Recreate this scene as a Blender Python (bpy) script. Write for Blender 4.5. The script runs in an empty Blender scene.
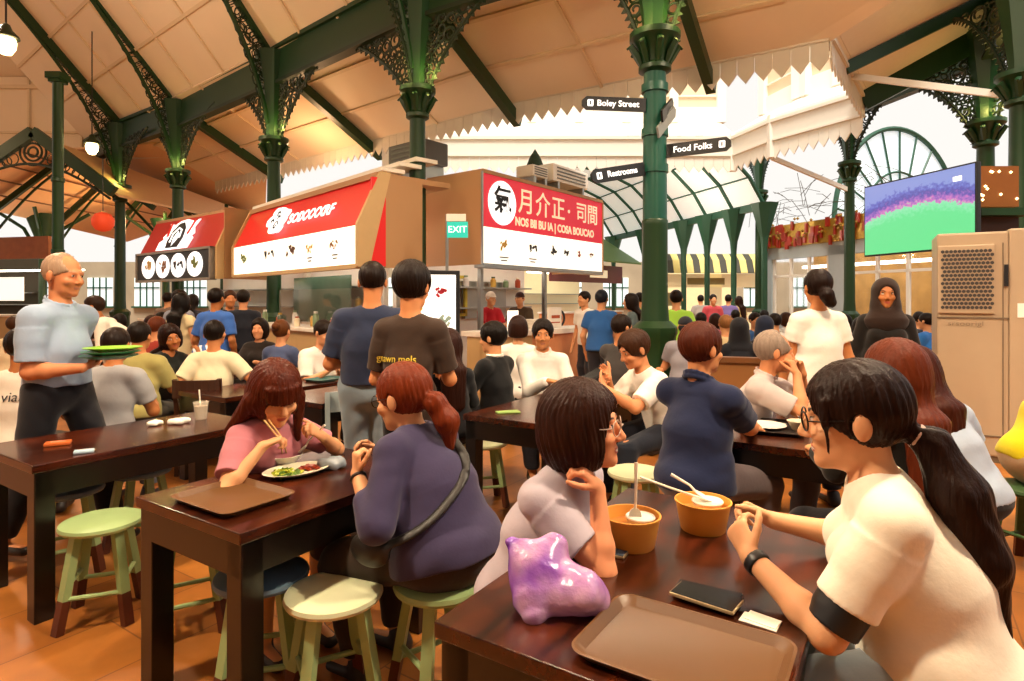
import bpy, bmesh, math, random
import numpy as np
from mathutils import Vector, Matrix
R = math.radians
rnd = random.Random(7)
F, CX, HY, EYE = 600.0, 512.0, 300.0, 1.52
sc = bpy.context.scene
COL = sc.collection

def at(px, py, Y):
    return Vector(((px - CX) / F * Y, Y, EYE - (py - HY) / F * Y))

def gz(px, py, z=0.0):
    Y = (EYE - z) * F / (py - HY)
    return Vector(((px - CX) / F * Y, Y, z))

def X_(px, Y):
    return (px - CX) / F * Y

def lin(h):
    h = h.lstrip('#')
    c = [int(h[i:i + 2], 16) / 255 for i in (0, 2, 4)]
    return tuple(x / 12.92 if x <= .04045 else ((x + .055) / 1.055) ** 2.4 for x in c)

# ------------------------------------------------------------------ materials
MATS = {}

def mat(name, col, rough=.6, metal=0.0, var=.12, nscale=8.0, bump=0.0, bscale=60.0, stretch=None, emit=None, estr=0.0, spec=.5, trans=0.0, alpha=1.0, coat=0.0, sheen=0.0, vcol=False, sss=0.0):
    if name in MATS:
        return MATS[name]
    m = bpy.data.materials.new(name)
    m.use_nodes = True
    nt = m.node_tree
    b = nt.nodes['Principled BSDF']
    N, L = nt.nodes, nt.links
    c = lin(col)
    b.inputs['Roughness'].default_value = rough
    b.inputs['Metallic'].default_value = metal
    b.inputs['Specular IOR Level'].default_value = spec
    b.inputs['Transmission Weight'].default_value = trans
    b.inputs['Alpha'].default_value = alpha
    b.inputs['Coat Weight'].default_value = coat
    b.inputs['Sheen Weight'].default_value = sheen
    if sss:
        b.inputs['Subsurface Weight'].default_value = sss
        b.inputs['Subsurface Radius'].default_value = (.012, .005, .003)
    tc = N.new('ShaderNodeTexCoord')
    mp = N.new('ShaderNodeMapping')
    L.new(tc.outputs['Object'], mp.inputs[0])
    if stretch:
        mp.inputs['Scale'].default_value = stretch
    nz = N.new('ShaderNodeTexNoise')
    nz.inputs['Scale'].default_value = nscale
    nz.inputs['Detail'].default_value = 4
    L.new(mp.outputs[0], nz.inputs['Vector'])
    mx = N.new('ShaderNodeMix')
    mx.data_type = 'RGBA'
    lo = tuple(x * (1 - var) for x in c) + (1,)
    hi = tuple(min(1, x * (1 + var)) for x in c) + (1,)
    mx.inputs[6].default_value = lo
    mx.inputs[7].default_value = hi
    L.new(nz.outputs['Fac'], mx.inputs[0])
    out = mx.outputs[2]
    if vcol:
        at_ = N.new('ShaderNodeAttribute')
        at_.attribute_name = 'Col'
        m2 = N.new('ShaderNodeMix')
        m2.data_type = 'RGBA'
        m2.blend_type = 'MULTIPLY'
        m2.inputs[0].default_value = 1
        mx.inputs[6].default_value = (1 - var,) * 3 + (1,)
        mx.inputs[7].default_value = (1,) * 4
        L.new(mx.outputs[2], m2.inputs[6])
        L.new(at_.outputs['Color'], m2.inputs[7])
        out = m2.outputs[2]
    L.new(out, b.inputs['Base Color'])
    if bump:
        n2 = N.new('ShaderNodeTexNoise')
        n2.inputs['Scale'].default_value = bscale
        n2.inputs['Detail'].default_value = 3
        L.new(mp.outputs[0], n2.inputs['Vector'])
        bp = N.new('ShaderNodeBump')
        bp.inputs['Strength'].default_value = bump
        bp.inputs['Distance'].default_value = .01
        L.new(n2.outputs['Fac'], bp.inputs['Height'])
        L.new(bp.outputs[0], b.inputs['Normal'])
    if emit:
        b.inputs['Emission Color'].default_value = lin(emit) + (1,)
        b.inputs['Emission Strength'].default_value = estr
    MATS[name] = m
    return m

def cloth(hexc):
    return mat('cloth_' + hexc.strip('#'), hexc, .85, var=.10, nscale=14, bump=.14, bscale=38, sheen=.15, spec=.2)

def hairmat(hexc):
    return mat('hair_' + hexc.strip('#'), hexc, .42, var=.45, nscale=55, bump=.5, bscale=90, stretch=(1, 1, .10), spec=.12)

# ------------------------------------------------------------------ objects
def tag(o, label=None, cat=None, group=None, kind=None):
    for k, v in (('label', label), ('category', cat), ('group', group), ('kind', kind)):
        if v:
            o[k] = v
    return o

def link(name, data, parent=None, loc=None, rz=None):
    o = bpy.data.objects.new(name, data)
    COL.objects.link(o)
    if parent is not None:
        o.parent = parent
    if loc is not None:
        o.location = loc
    if rz is not None:
        o.rotation_euler = (0, 0, rz)
    return o

def empty(name, loc=(0, 0, 0), rz=0, label=None, cat=None, group=None):
    o = link(name, None, None, loc, rz)
    o.empty_display_size = .1
    return tag(o, label, cat, group)

def clone(o, parent=None):
    c = o.copy()
    COL.objects.link(c)
    if parent is not None:
        c.parent = parent
    for ch in list(o.children):
        clone(ch, c)
    return c

class MB:
    """collects shapes into one mesh"""
    def __init__(s):
        s.bm = bmesh.new()

    def box(s, c, d, rot=None, bevel=0.0):
        r = bmesh.ops.create_cube(s.bm, size=1)
        vs = r['verts']
        M = Matrix.Translation(Vector(c)) @ (rot.to_4x4() if rot else Matrix()) @ Matrix.Diagonal((d[0], d[1], d[2], 1))
        bmesh.ops.transform(s.bm, matrix=M, verts=vs)
        if bevel:
            es = list({e for v in vs for e in v.link_edges})
            bmesh.ops.bevel(s.bm, geom=es, offset=bevel, segments=2, affect='EDGES', profile=.6)
        return s

    def tube(s, pts, r, n=8, cap=True, closed=False, up=None):
        pts = [Vector(p) for p in pts]
        rs = r if isinstance(r, (list, tuple)) else [r] * len(pts)
        m = len(pts)
        rings = []
        prev = None
        for i, p in enumerate(pts):
            if closed:
                t = pts[(i + 1) % m] - pts[i - 1]
            else:
                t = pts[min(i + 1, m - 1)] - pts[max(i - 1, 0)]
            if t.length < 1e-9:
                t = Vector((0, 0, 1))
            t.normalize()
            if prev is None:
                a = Vector(up) if up else (Vector((0, 0, 1)) if abs(t.z) < .9 else Vector((1, 0, 0)))
            else:
                a = prev
            a = (a - t * a.dot(t))
            if a.length < 1e-6:
                a = t.orthogonal()
            a.normalize()
            prev = a
            b = t.cross(a)
            off = math.pi / n if n == 4 else 0
            rings.append([s.bm.verts.new(p + (a * math.cos(2 * math.pi * k / n + off) + b * math.sin(2 * math.pi * k / n + off)) * rs[i]) for k in range(n)])
        rng = range(m) if closed else range(m - 1)
        for i in rng:
            A, B = rings[i], rings[(i + 1) % m]
            for k in range(n):
                s.bm.faces.new((A[k], A[(k + 1) % n], B[(k + 1) % n], B[k]))
        if cap and not closed:
            s.bm.faces.new(list(reversed(rings[0])))
            s.bm.faces.new(rings[-1])
        return s

    def bar(s, a, b, w, h, up=(0, 0, 1)):
        """rectangular bar from a to b, width w (sideways) and height h (along up)"""
        a, b = Vector(a), Vector(b)
        t = (b - a)
        L = t.length
        t.normalize()
        u = Vector(up)
        u = (u - t * u.dot(t)).normalized()
        sd = t.cross(u)
        rot = Matrix((sd, t, u)).transposed()
        return s.box((a + b) / 2, (w, L, h), rot)

    def lathe(s, prof, c=(0, 0, 0), n=24, rot=None, sx=1, sy=1):
        M = Matrix.Translation(Vector(c)) @ (rot.to_4x4() if rot else Matrix())
        rings = []
        for (r, z) in prof:
            if r < 1e-5:
                rings.append([s.bm.verts.new(M @ Vector((0, 0, z)))])
            else:
                rings.append([s.bm.verts.new(M @ Vector((r * sx * math.cos(2 * math.pi * k / n), r * sy * math.sin(2 * math.pi * k / n), z))) for k in range(n)])
        for A, B in zip(rings, rings[1:]):
            for k in range(n):
                k2 = (k + 1) % n
                if len(A) == 1 and len(B) > 1:
                    s.bm.faces.new((A[0], B[k2], B[k]))
                elif len(B) == 1 and len(A) > 1:
                    s.bm.faces.new((A[k], A[k2], B[0]))
                elif len(A) > 1:
                    s.bm.faces.new((A[k], A[k2], B[k2], B[k]))
        if len(rings[0]) > 1:
            s.bm.faces.new(list(reversed(rings[0])))
        if len(rings[-1]) > 1:
            s.bm.faces.new(rings[-1])
        return s

    def prism(s, poly, ext):
        """poly: list of 3-D points (planar), extruded by vector ext"""
        e = Vector(ext)
        A = [s.bm.verts.new(Vector(p)) for p in poly]
        B = [s.bm.verts.new(Vector(p) + e) for p in poly]
        n = len(A)
        s.bm.faces.new(list(reversed(A)))
        s.bm.faces.new(B)
        for k in range(n):
            s.bm.faces.new((A[k], A[(k + 1) % n], B[(k + 1) % n], B[k]))
        return s

    def quad(s, *p):
        s.bm.faces.new([s.bm.verts.new(Vector(q)) for q in p])
        return s

    def build(s, name, m, parent=None, smooth=False, loc=None, rz=None, bevel=0):
        bmesh.ops.recalc_face_normals(s.bm, faces=s.bm.faces)
        me = bpy.data.meshes.new(name)
        s.bm.to_mesh(me)
        s.bm.free()
        if m is not None:
            me.materials.append(m)
        o = link(name, me, parent, loc, rz)
        if smooth:
            me.polygons.foreach_set('use_smooth', [True] * len(me.polygons))
            if smooth != 'all':
                me.set_sharp_from_angle(angle=R(38))
        if bevel:
            md = o.modifiers.new('bev', 'BEVEL')
            md.width = bevel
            md.segments = 2
            md.limit_method = 'ANGLE'
        return o

def text(name, body, pos, right, up, size, m, parent=None, align='CENTER', ext=.004, sx=1.0, bold=0.0):
    cu = bpy.data.curves.new(name, 'FONT')
    cu.body = body
    cu.size = size
    cu.align_x = align
    cu.align_y = 'CENTER'
    cu.extrude = ext
    cu.offset = bold
    cu.resolution_u = 3
    cu.materials.append(m)
    tmp = link(name, cu)
    bpy.context.view_layer.update()
    me = bpy.data.meshes.new_from_object(tmp.evaluated_get(bpy.context.evaluated_depsgraph_get()))
    bpy.data.objects.remove(tmp)
    me.name = name
    o = link(name, me)
    r, u = Vector(right).normalized(), Vector(up).normalized()
    u = (u - r * u.dot(r)).normalized()
    n = r.cross(u)
    M = Matrix((r * sx, u, n)).transposed().to_4x4()
    M.translation = Vector(pos)
    if parent is not None:
        o.parent = parent
        M = parent.matrix_basis.inverted() @ M
    o.matrix_basis = M
    return o

# ------------------------------------------------------------------ implicit surfaces (people, cloth, soft things)
class Field:
    def __init__(s, vox):
        s.v = vox
        s.ops = []
        s.post = []

    def cone(s, a, b, ra, rb, k=.02, mode='u', side=None, rv=None, cap=False):
        """tapered capsule; side+rv=(rv_a,rv_b) gives an elliptic section: ra/rb along side, rv across"""
        s.ops.append(('c', np.array(a, float), np.array(b, float), ra, rb, k, mode, None if side is None else np.array(side, float), rv, cap))
        return s

    def ell(s, c, r, M=None, k=.02, mode='u'):
        s.ops.append(('e', np.array(c, float), np.array(r, float), None if M is None else np.array(M, float), k, mode))
        return s

    def cut(s, p, n, k=.004):
        """remove everything on the side n points to"""
        s.ops.append(('p', np.array(p, float), np.array(n, float) / np.linalg.norm(n), k))
        return s

    def bounds(s):
        lo, hi = np.full(3, 1e9), np.full(3, -1e9)
        for o in s.ops:
            b = s.bb(o)
            if b is None or (o[0] in 'ce' and o[-4 if o[0] == 'c' else -1] != 'u'):
                continue
            lo, hi = np.minimum(lo, b[0]), np.maximum(hi, b[1])
        return lo, hi

    def bb(s, o):
        if o[0] == 'c':
            rr = max(o[3], o[4], *(o[8] or (0,)))
            return np.minimum(o[1], o[2]) - rr, np.maximum(o[1], o[2]) + rr
        if o[0] == 'e':
            rr = o[2] if o[3] is None else np.sqrt(((o[3] * o[2][None, :]) ** 2).sum(1))
            return o[1] - rr, o[1] + rr
        return None

    def grid(s):
        h = s.v
        lo, hi = s.bounds()
        lo = lo - 4 * h
        n = np.ceil((hi + 4 * h - lo) / h).astype(int) + 1
        D = np.full(n, .25, np.float32)
        ax = [(lo[i] + h * np.arange(n[i])).astype(np.float32) for i in range(3)]
        for o in s.ops:
            if o[0] == 'p':
                d = ((ax[0] - o[1][0]) * o[2][0])[:, None, None] + ((ax[1] - o[1][1]) * o[2][1])[None, :, None] + ((ax[2] - o[1][2]) * o[2][2])[None, None, :]
                D = smax(D, d.astype(np.float32), o[3])
                continue
            blo, bhi = s.bb(o)
            k = o[5] if o[0] == 'c' else o[4]
            mg = k + 3.5 * h + .01
            i0 = np.clip(np.floor((blo - mg - lo) / h).astype(int), 0, n)
            i1 = np.clip(np.ceil((bhi + mg - lo) / h).astype(int) + 1, 0, n)
            if (i1 <= i0).any():
                continue
            sl = tuple(slice(i0[i], i1[i]) for i in range(3))
            x, y, z = ax[0][sl[0]][:, None, None], ax[1][sl[1]][None, :, None], ax[2][sl[2]][None, None, :]
            if o[0] == 'c':
                _, a, b, ra, rb, k, mode, side, rv, cap = o
                ab = b - a
                L2 = max(float(ab @ ab), 1e-9)
                qx, qy, qz = x - a[0], y - a[1], z - a[2]
                t = (qx * ab[0] + qy * ab[1] + qz * ab[2]) / L2
                tc = np.clip(t, 0, 1)
                if side is None:
                    r = ra + (rb - ra) * tc
                    if cap:
                        d = np.sqrt(np.maximum((qx - t * ab[0]) ** 2 + (qy - t * ab[1]) ** 2 + (qz - t * ab[2]) ** 2, 0)) - r
                        d = np.maximum(d, (np.abs(t - .5) - .5) * math.sqrt(L2))
                    else:
                        d = np.sqrt((qx - tc * ab[0]) ** 2 + (qy - tc * ab[1]) ** 2 + (qz - tc * ab[2]) ** 2) - r
                else:
                    w = ab / math.sqrt(L2)
                    sd = side - w * (side @ w)
                    sd /= np.linalg.norm(sd)
                    nn = np.cross(w, sd)
                    u = qx * sd[0] + qy * sd[1] + qz * sd[2]
                    v = qx * nn[0] + qy * nn[1] + qz * nn[2]
                    ww = (t - tc) * math.sqrt(L2)
                    ru = ra + (rb - ra) * tc
                    rvv = rv[0] + (rv[1] - rv[0]) * tc
                    rm = np.minimum(ru, rvv)
                    if cap:
                        d = (np.sqrt((u / ru) ** 2 + (v / rvv) ** 2) - 1) * rm
                        d = np.maximum(d, (np.abs(t - .5) - .5) * math.sqrt(L2))
                    else:
                        q0 = np.sqrt((u / ru) ** 2 + (v / rvv) ** 2 + (ww / rm) ** 2)
                        q1 = np.sqrt((u / ru ** 2) ** 2 + (v / rvv ** 2) ** 2 + (ww / rm ** 2) ** 2) + 1e-6
                        d = q0 * (q0 - 1) / q1
            else:
                _, c, r, M, k, mode = o
                qx, qy, qz = x - c[0], y - c[1], z - c[2]
                if M is not None:
                    qx, qy, qz = (qx * M[0, 0] + qy * M[1, 0] + qz * M[2, 0], qx * M[0, 1] + qy * M[1, 1] + qz * M[2, 1], qx * M[0, 2] + qy * M[1, 2] + qz * M[2, 2])
                q0 = np.sqrt((qx / r[0]) ** 2 + (qy / r[1]) ** 2 + (qz / r[2]) ** 2)
                q1 = np.sqrt((qx / r[0] ** 2) ** 2 + (qy / r[1] ** 2) ** 2 + (qz / r[2] ** 2) ** 2) + 1e-6
                d = q0 * (q0 - 1) / q1
            d = d.astype(np.float32)
            if mode == 'u':
                D[sl] = smin(D[sl], d, k)
            elif mode == 's':
                D[sl] = smax(D[sl], -d, k)
        for f in s.post:
            D = f(D, ax)
        return D, lo

    def mesh(s, name):
        D, lo = s.grid()
        D[0] = D[-1] = .2
        D[:, 0] = D[:, -1] = .2
        D[:, :, 0] = D[:, :, -1] = .2
        V, Q = nets(D, lo, s.v)
        me = bpy.data.meshes.new(name)
        nv, nq = len(V), len(Q)
        me.vertices.add(nv)
        me.vertices.foreach_set('co', V.astype(np.float32).ravel())
        me.loops.add(nq * 4)
        me.loops.foreach_set('vertex_index', Q.astype(np.int32).ravel())
        me.polygons.add(nq)
        me.polygons.foreach_set('loop_start', np.arange(0, nq * 4, 4, dtype=np.int32))
        me.polygons.foreach_set('use_smooth', np.ones(nq, bool))
        me.update(calc_edges=True)
        me.validate()
        return me, V

def smin(a, b, k):
    if k <= 0:
        return np.minimum(a, b)
    h = np.maximum(k - np.abs(a - b), 0) / k
    return np.minimum(a, b) - h * h * (k * .25)

def smax(a, b, k):
    return -smin(-a, -b, k)

def nets(D, lo, h):
    S = D < 0
    c = np.zeros(np.array(D.shape) - 1, np.int8)
    offs = [(i, j, k) for i in (0, 1) for j in (0, 1) for k in (0, 1)]
    nx, ny, nz = D.shape
    for (i, j, k) in offs:
        c += S[i:nx - 1 + i, j:ny - 1 + j, k:nz - 1 + k]
    mask = (c > 0) & (c < 8)
    cells = np.argwhere(mask)
    idx = np.full(mask.shape, -1, np.int32)
    idx[mask] = np.arange(len(cells))
    acc = np.zeros((len(cells), 3))
    cnt = np.zeros(len(cells))
    for a in offs:
        for b in offs:
            if sum(abs(x - y) for x, y in zip(a, b)) == 1 and a < b:
                da = D[cells[:, 0] + a[0], cells[:, 1] + a[1], cells[:, 2] + a[2]]
                db = D[cells[:, 0] + b[0], cells[:, 1] + b[1], cells[:, 2] + b[2]]
                m = (da < 0) != (db < 0)
                t = np.zeros(len(cells))
                t[m] = da[m] / (da[m] - db[m])
                pa, pb = np.array(a, float), np.array(b, float)
                acc[m] += pa + t[m, None] * (pb - pa)
                cnt[m] += 1
    V = lo + h * (cells + acc / np.maximum(cnt, 1)[:, None])
    quads = []
    for axis in range(3):
        o1, o2 = [(1, 2), (2, 0), (0, 1)][axis]
        s0 = [slice(None)] * 3
        s1 = [slice(None)] * 3
        s0[axis], s1[axis] = slice(0, -1), slice(1, None)
        cr = np.argwhere(S[tuple(s0)] != S[tuple(s1)])
        ok = (cr[:, o1] > 0) & (cr[:, o2] > 0) & (cr[:, o1] < D.shape[o1] - 1) & (cr[:, o2] < D.shape[o2] - 1)
        cr = cr[ok]
        q = []
        for (d1, d2) in ((0, 0), (-1, 0), (-1, -1), (0, -1)):
            p = cr.copy()
            p[:, o1] += d1
            p[:, o2] += d2
            q.append(idx[p[:, 0], p[:, 1], p[:, 2]])
        q = np.stack(q, 1)
        ins = S[cr[:, 0], cr[:, 1], cr[:, 2]]
        q[~ins] = q[~ins][:, ::-1]
        quads.append(q)
    Q = np.concatenate(quads)
    return V, Q[(Q >= 0).all(1)]

def sines(amp, freqs, seed=0, zs=1.0):
    """small folds: a sum of sine waves as a field post-pass"""
    r = random.Random(seed)
    W = []
    for f in freqs:
        v = np.array([r.gauss(0, 1), r.gauss(0, 1), r.gauss(0, 1) * zs])
        v /= np.linalg.norm(v)
        W.append((v * f, r.uniform(0, 6.28), r.uniform(.6, 1)))

    def post(D, ax):
        near = np.abs(D) < .03
        I = np.argwhere(near)
        if not len(I):
            return D
        P = np.stack([ax[i][I[:, i]] for i in range(3)], 1)
        d = np.zeros(len(I))
        for (v, ph, a) in W:
            w = np.sin(P @ v + ph + 1.3 * np.sin(P @ np.roll(v, 1) * .37))
            d += a * w
        D[near] += (amp * d / len(W) * 1.6).astype(np.float32)
        return D
    return post
# ------------------------------------------------------------------ people
def rot(axis, deg):
    return np.array(Matrix.Rotation(R(deg), 3, axis))

def nrm(v):
    v = np.array(v, float)
    return v / max(np.linalg.norm(v), 1e-9)

def ik(a, t, l1, l2, pole):
    a, t = np.array(a, float), np.array(t, float)
    d = t - a
    L = np.linalg.norm(d)
    L2 = min(max(L, abs(l1 - l2) + .02), (l1 + l2) * .995)
    u = d / max(L, 1e-6)
    t = a + u * L2
    x = (l1 * l1 - l2 * l2 + L2 * L2) / (2 * L2)
    h = math.sqrt(max(l1 * l1 - x * x, 0))
    p = np.array(pole, float)
    p = nrm(p - u * (p @ u))
    return a + u * x + p * h, t

SKIN = '#d99a6c'

def hand(f, W, d, pn, side, s=1.0, curl=(35, 40, 42, 48), thumb=25, spread=1.0):
    """palm + five fingers; W wrist, d pointing along the hand, pn palm normal, side 'L'/'R'"""
    d = nrm(d)
    pn = np.array(pn, float)
    pn = nrm(pn - d * (pn @ d))
    th = np.cross(d, pn) * (1 if side == 'R' else -1)
    f.cone(W - d * .01, W + d * .082 * s, .026 * s, .040 * s, .012, 'u', side=th, rv=(.019 * s, .015 * s))
    base = W + d * .080 * s
    for i, (o, ln, c) in enumerate(zip((.028, .0095, -.009, -.027), (.072, .08, .074, .058), curl)):
        p = base + th * o * s - d * (.004 if i in (0, 3) else 0) * s + d * (-.004 if i == 3 else 0)
        dd = nrm(d + th * o * 1.5 * spread)
        for j, q in enumerate((.44, .31, .25)):
            a = R(c * (.8, 1.1, .8)[j])
            dd, pnn = nrm(dd * math.cos(a) + pn * math.sin(a)), pn
            e = p + dd * ln * q * s
            f.cone(p, e, (.0092, .0086, .0078)[j] * s, (.0086, .0078, .0066)[j] * s, .004)
            p = e
            pn_ = nrm(pnn * math.cos(a) - (p - p) + 0 * pnn)
            pn = nrm(pn - dd * (pn @ dd)) if abs(pn @ dd) < .98 else pn
        pn = nrm(np.cross(th, d) * (1 if side == 'R' else -1))
    a = R(thumb)
    p = W + d * .022 * s + th * .024 * s + pn * .004
    for ln, r0, r1, w in ((.042, .0125, .0105, .8), (.032, .0105, .0095, .45), (.026, .0095, .0075, .2)):
        e = p + nrm(d * math.cos(a) + th * w * math.cos(a) + pn * math.sin(a)) * ln * s
        f.cone(p, e, r0 * s, r1 * s, .006)
        p = e

def add_cols(me, V, base, spots):
    """albedo marks of the body itself (lips, brows, eyes)"""
    C = np.tile(np.array(lin(base) + (1,), np.float32), (len(V), 1))
    for fn, hx in spots:
        m = fn(V)
        C[m, :3] = lin(hx)
    a = me.color_attributes.new('Col', 'FLOAT_COLOR', 'POINT')
    a.data.foreach_set('color', C.ravel())

def person(label, pos, face, H=1.66, g=1.0, sit=True, seat=.47, lean=8, side=0, twist=0, head=(0, 0, 0), hs=1.0, L=None, Rr=None,
           Lpole=(-.5, -.5, -.7), Rpole=(.5, -.5, -.7), Lh=None, Rh=None, Lc=(35, 40, 42, 48), Rc=(35, 40, 42, 48),
           shirt=None, pants=None, hair=None, shoe='#2a2422', skin=SKIN, vox=.009, fem=False, feet=None, group=None, nm='person', bust=None, neckf=.62, nl=.158, smile=False, cat='person'):
    s = H / 1.7
    pos = Vector((pos[0], pos[1], pos[2] if len(pos) > 2 else 0))
    yaw = math.atan2(-face[0], face[1])
    c_, s_ = math.cos(yaw), math.sin(yaw)

    def loc(p):
        p = Vector(p) - pos
        return np.array((p.x * c_ + p.y * s_, -p.x * s_ + p.y * c_, p.z))

    shirt = dict(dict(col='#ffffff', sleeve=.62, hem=-.075 if not sit else -.055, collar=0, fold=.003), **(shirt or {}))
    pants = dict(dict(col='#2b2d36', to=.95), **(pants or {}))
    hair = dict(dict(style='short', col='#1b1310'), **(hair or {}))
    P = np.array((0, 0, seat + .10 * s * (g * .5 + .5) if sit else .93 * s))
    up = lambda a: np.array((math.sin(R(side)), math.sin(R(a)), math.cos(R(a))))
    u1, u2 = nrm(up(lean * .7)), nrm(up(lean * 1.15))
    C = P + .22 * s * u1
    N = C + .26 * s * u2
    Rb = rot('Z', twist)
    rx = Rb @ np.array((1., 0, 0))
    fw = Rb @ np.array((0, 1., 0))
    hy, hp, hr = head
    RH = rot('Z', hy) @ rot('X', -hp) @ rot('Y', hr)
    nk = nrm(up(lean * neckf) + .35 * math.sin(R(hp)) * (rot('Z', hy) @ np.array((0, 1, 0))))
    Hc = N + nl * s * hs ** .5 * nk + RH @ np.array((0, .012, 0))
    q = lambda x, y, z: Hc + RH @ (np.array((x, y, z)) * hs)
    sw = (.138 if fem else .162) * s * (.7 + .3 * g)
    S = {k: N - .078 * s * u2 + sgn * rx * sw for k, sgn in (('L', -1), ('R', 1))}
    ar = (.86 if fem else 1) * (.6 + .4 * g)
    l1, l2 = .285 * s, .25 * s
    tg = {'L': L, 'R': Rr}
    E, W = {}, {}
    for k, sgn, pole in (('L', -1, Lpole), ('R', 1, Rpole)):
        t = tg[k]
        if t is None:
            t = np.array((sgn * .13, .36, .80)) if sit else S[k] + np.array((sgn * .07, .06, -.50 * s))
        else:
            t = loc(t)
        E[k], W[k] = ik(S[k], t, l1, l2, pole)
    hipx = .092 * s * (.8 + .2 * g)
    Hp = {'L': P + np.array((-hipx, 0, 0)), 'R': P + np.array((hipx, 0, 0))}
    K, A = {}, {}
    for k, sgn in (('L', -1), ('R', 1)):
        if feet and k in feet:
            t = loc(feet[k])
            t[2] = max(t[2], .08)
        elif sit:
            t = np.array((sgn * .12, .36 * s, .085))
        else:
            t = np.array((sgn * .10, -.02 + (.0 if sgn > 0 else .04), .085))
        K[k], A[k] = ik(Hp[k], t, .43 * s, .42 * s, (sgn * .15, .8, .6) if sit else (0, 1, 0))
    # ---- body
    f = Field(vox)
    gg = g

    def torso(f, e, lo=True, hi=True, k=.05):
        if lo:
            f.cone(P - u1 * .02, P + u1 * .09 * s, (.150 if not fem else .152) * s * gg + e, .135 * s * gg + e, k, side=(1., 0, 0), rv=(.108 * s * gg + e, .10 * s * gg + e))
            if sit:
                f.ell(P + np.array((0, -.035, -.005)), np.array((.165, .135, .11)) * s * gg + e, None, k)
        f.cone(P + u1 * .08 * s, C, (.138 if not fem else .124) * s * gg + e, (.148 if not fem else .130) * s * (gg * .7 + .3) + e, k, side=(1., 0, 0), rv=(.098 * s * gg + e, .108 * s * gg + e))
        f.cone(C, N - u2 * .075 * s, (.150 if not fem else .130) * s * (gg * .7 + .3) + e, (.138 if not fem else .118) * s + e, k, side=rx, rv=(.108 * s * gg + e, .075 * s + e))
        if hi:
            f.cone(S['L'], S['R'], .048 * s * ar + e * .8, .048 * s * ar + e * .8, k * .7)
            for kk in 'LR':
                f.cone(N - u2 * .012 * s, S[kk] + u2 * .004, .040 * s + e * .7, .040 * s * ar + e * .7, k * .7)
        b = bust if bust is not None else (.03 if fem else 0)
        if b:
            for sg in (-1, 1):
                f.ell(C + u2 * .07 * s + rx * sg * .068 * s + fw * (.070 * s * gg + b * .4), np.array((.062, .05 + b * .5, .062)) * s + e * .6, None, k)

    torso(f, 0)
    for k in 'LR':
        f.cone(S[k], E[k], .052 * s * ar, .040 * s * ar, .03)
        m = E[k] * .7 + W[k] * .3
        f.cone(E[k], m, .040 * s * ar, .040 * s * ar, .02)
        f.cone(m, W[k], .040 * s * ar, .0255 * s * (.5 + .5 * ar), .02)
        f.cone(Hp[k], K[k], .082 * s * gg, .056 * s * gg, .03)
        f.cone(K[k], A[k], .055 * s * gg, .036 * s, .02)
        cm = K[k] * .7 + A[k] * .3
        f.ell(cm + np.array((0, -.015, 0)), np.array((.052, .056, .10)) * s * (.6 + .4 * gg), None, .03)
        f.cone(A[k] - np.array((0, .03, .04)), A[k] + np.array((0, .13 * s, -.055)), .034, .030, .02)
    f.cone(N - nk * .03, q(0, -.018, -.045), .054 * s * (1 if not fem else .9), .050 * hs * (1 if not fem else .92), .025)
    hd = lambda c, r, k, mode='u', f=f: f.ell(q(*c), np.array(r) * hs, RH, k, mode)
    hd((0, -.014, .028), (.074, .093, .086), .02)
    hd((0, .026, -.03), (.060, .063, .082), .02)
    jw = .9 if fem else 1.05
    hd((0, .036, -.074), (.046 * jw, .044, .034), .02)
    hd((0, .070, -.094), (.020 * jw, .018, .017), .02)
    for sg in (-1, 1):
        hd((sg * .079, -.010, -.006), (.011, .019, .031), .006)
        hd((sg * .034, .062, -.028), (.026, .026, .022), .015)
        hd((sg * .031, .103, .007), (.017, .016, .011), .010, 's')
    f.cone(q(-.033, .079, .024), q(.033, .079, .024), .011 * hs, .011 * hs, .012)
    f.cone(q(0, .086, .010), q(0, .106, -.028), .0085 * hs, .0115 * hs, .010)
    if vox < .012:
        for sg in (-1, 1):
            hd((sg * .0105, .096, -.033), (.0085, .010, .0075), .004)
            hd((sg * .031, .0755, .006), (.0135, .0135, .0115), .002)
        hd((0, .0825, -.0585), (.022, .010, .005), .006)
        hd((0, .0805, -.068), (.018, .011, .006), .006)
    for k, hdv, cl in (('L', Lh, Lc), ('R', Rh, Rc)):
        fd = nrm(W[k] - E[k])
        if hdv is None:
            d, pn = fd, np.array((-.25 if k == 'R' else .25, 0, -1.)) if abs(fd[2]) < .75 else np.array((-1. if k == 'R' else 1., 0, 0))
        else:
            M3 = np.array(((c_, s_, 0), (-s_, c_, 0), (0, 0, 1)))
            d, pn = M3 @ np.array(hdv[0], float), M3 @ np.array(hdv[1], float)
        if vox < .012:
            hand(f, W[k], d, pn, k, s * (.95 if fem else 1.03), cl)
        else:
            f.cone(W[k], W[k] + nrm(d) * .13 * s, .03, .024, .02)
    me, V = f.mesh('person')
    inv = np.linalg.inv(RH)
    hl = lambda V: ((V - Hc) @ inv.T) / hs

    def reg(c, r):
        def fn(V):
            X = hl(V)
            return ((X[:, 0:1] * 0 + (np.stack([np.abs(X[:, 0]), X[:, 1], X[:, 2]], 1) - np.array(c)) / np.array(r)) ** 2).sum(1) < 1
        return fn

    def brow(V):
        X = hl(V)
        ax = np.abs(X[:, 0])
        return (ax > .013) & (ax < .05) & (X[:, 1] > .05) & (np.abs(X[:, 2] - (.0255 + .004 * np.sin((ax - .013) * 60))) < .0036)
    lipc = '#b5584a' if fem else '#a86a54'
    dk = hair['col'] if hair['style'] != 'bald' else '#2b211c'
    sp = []
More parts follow.
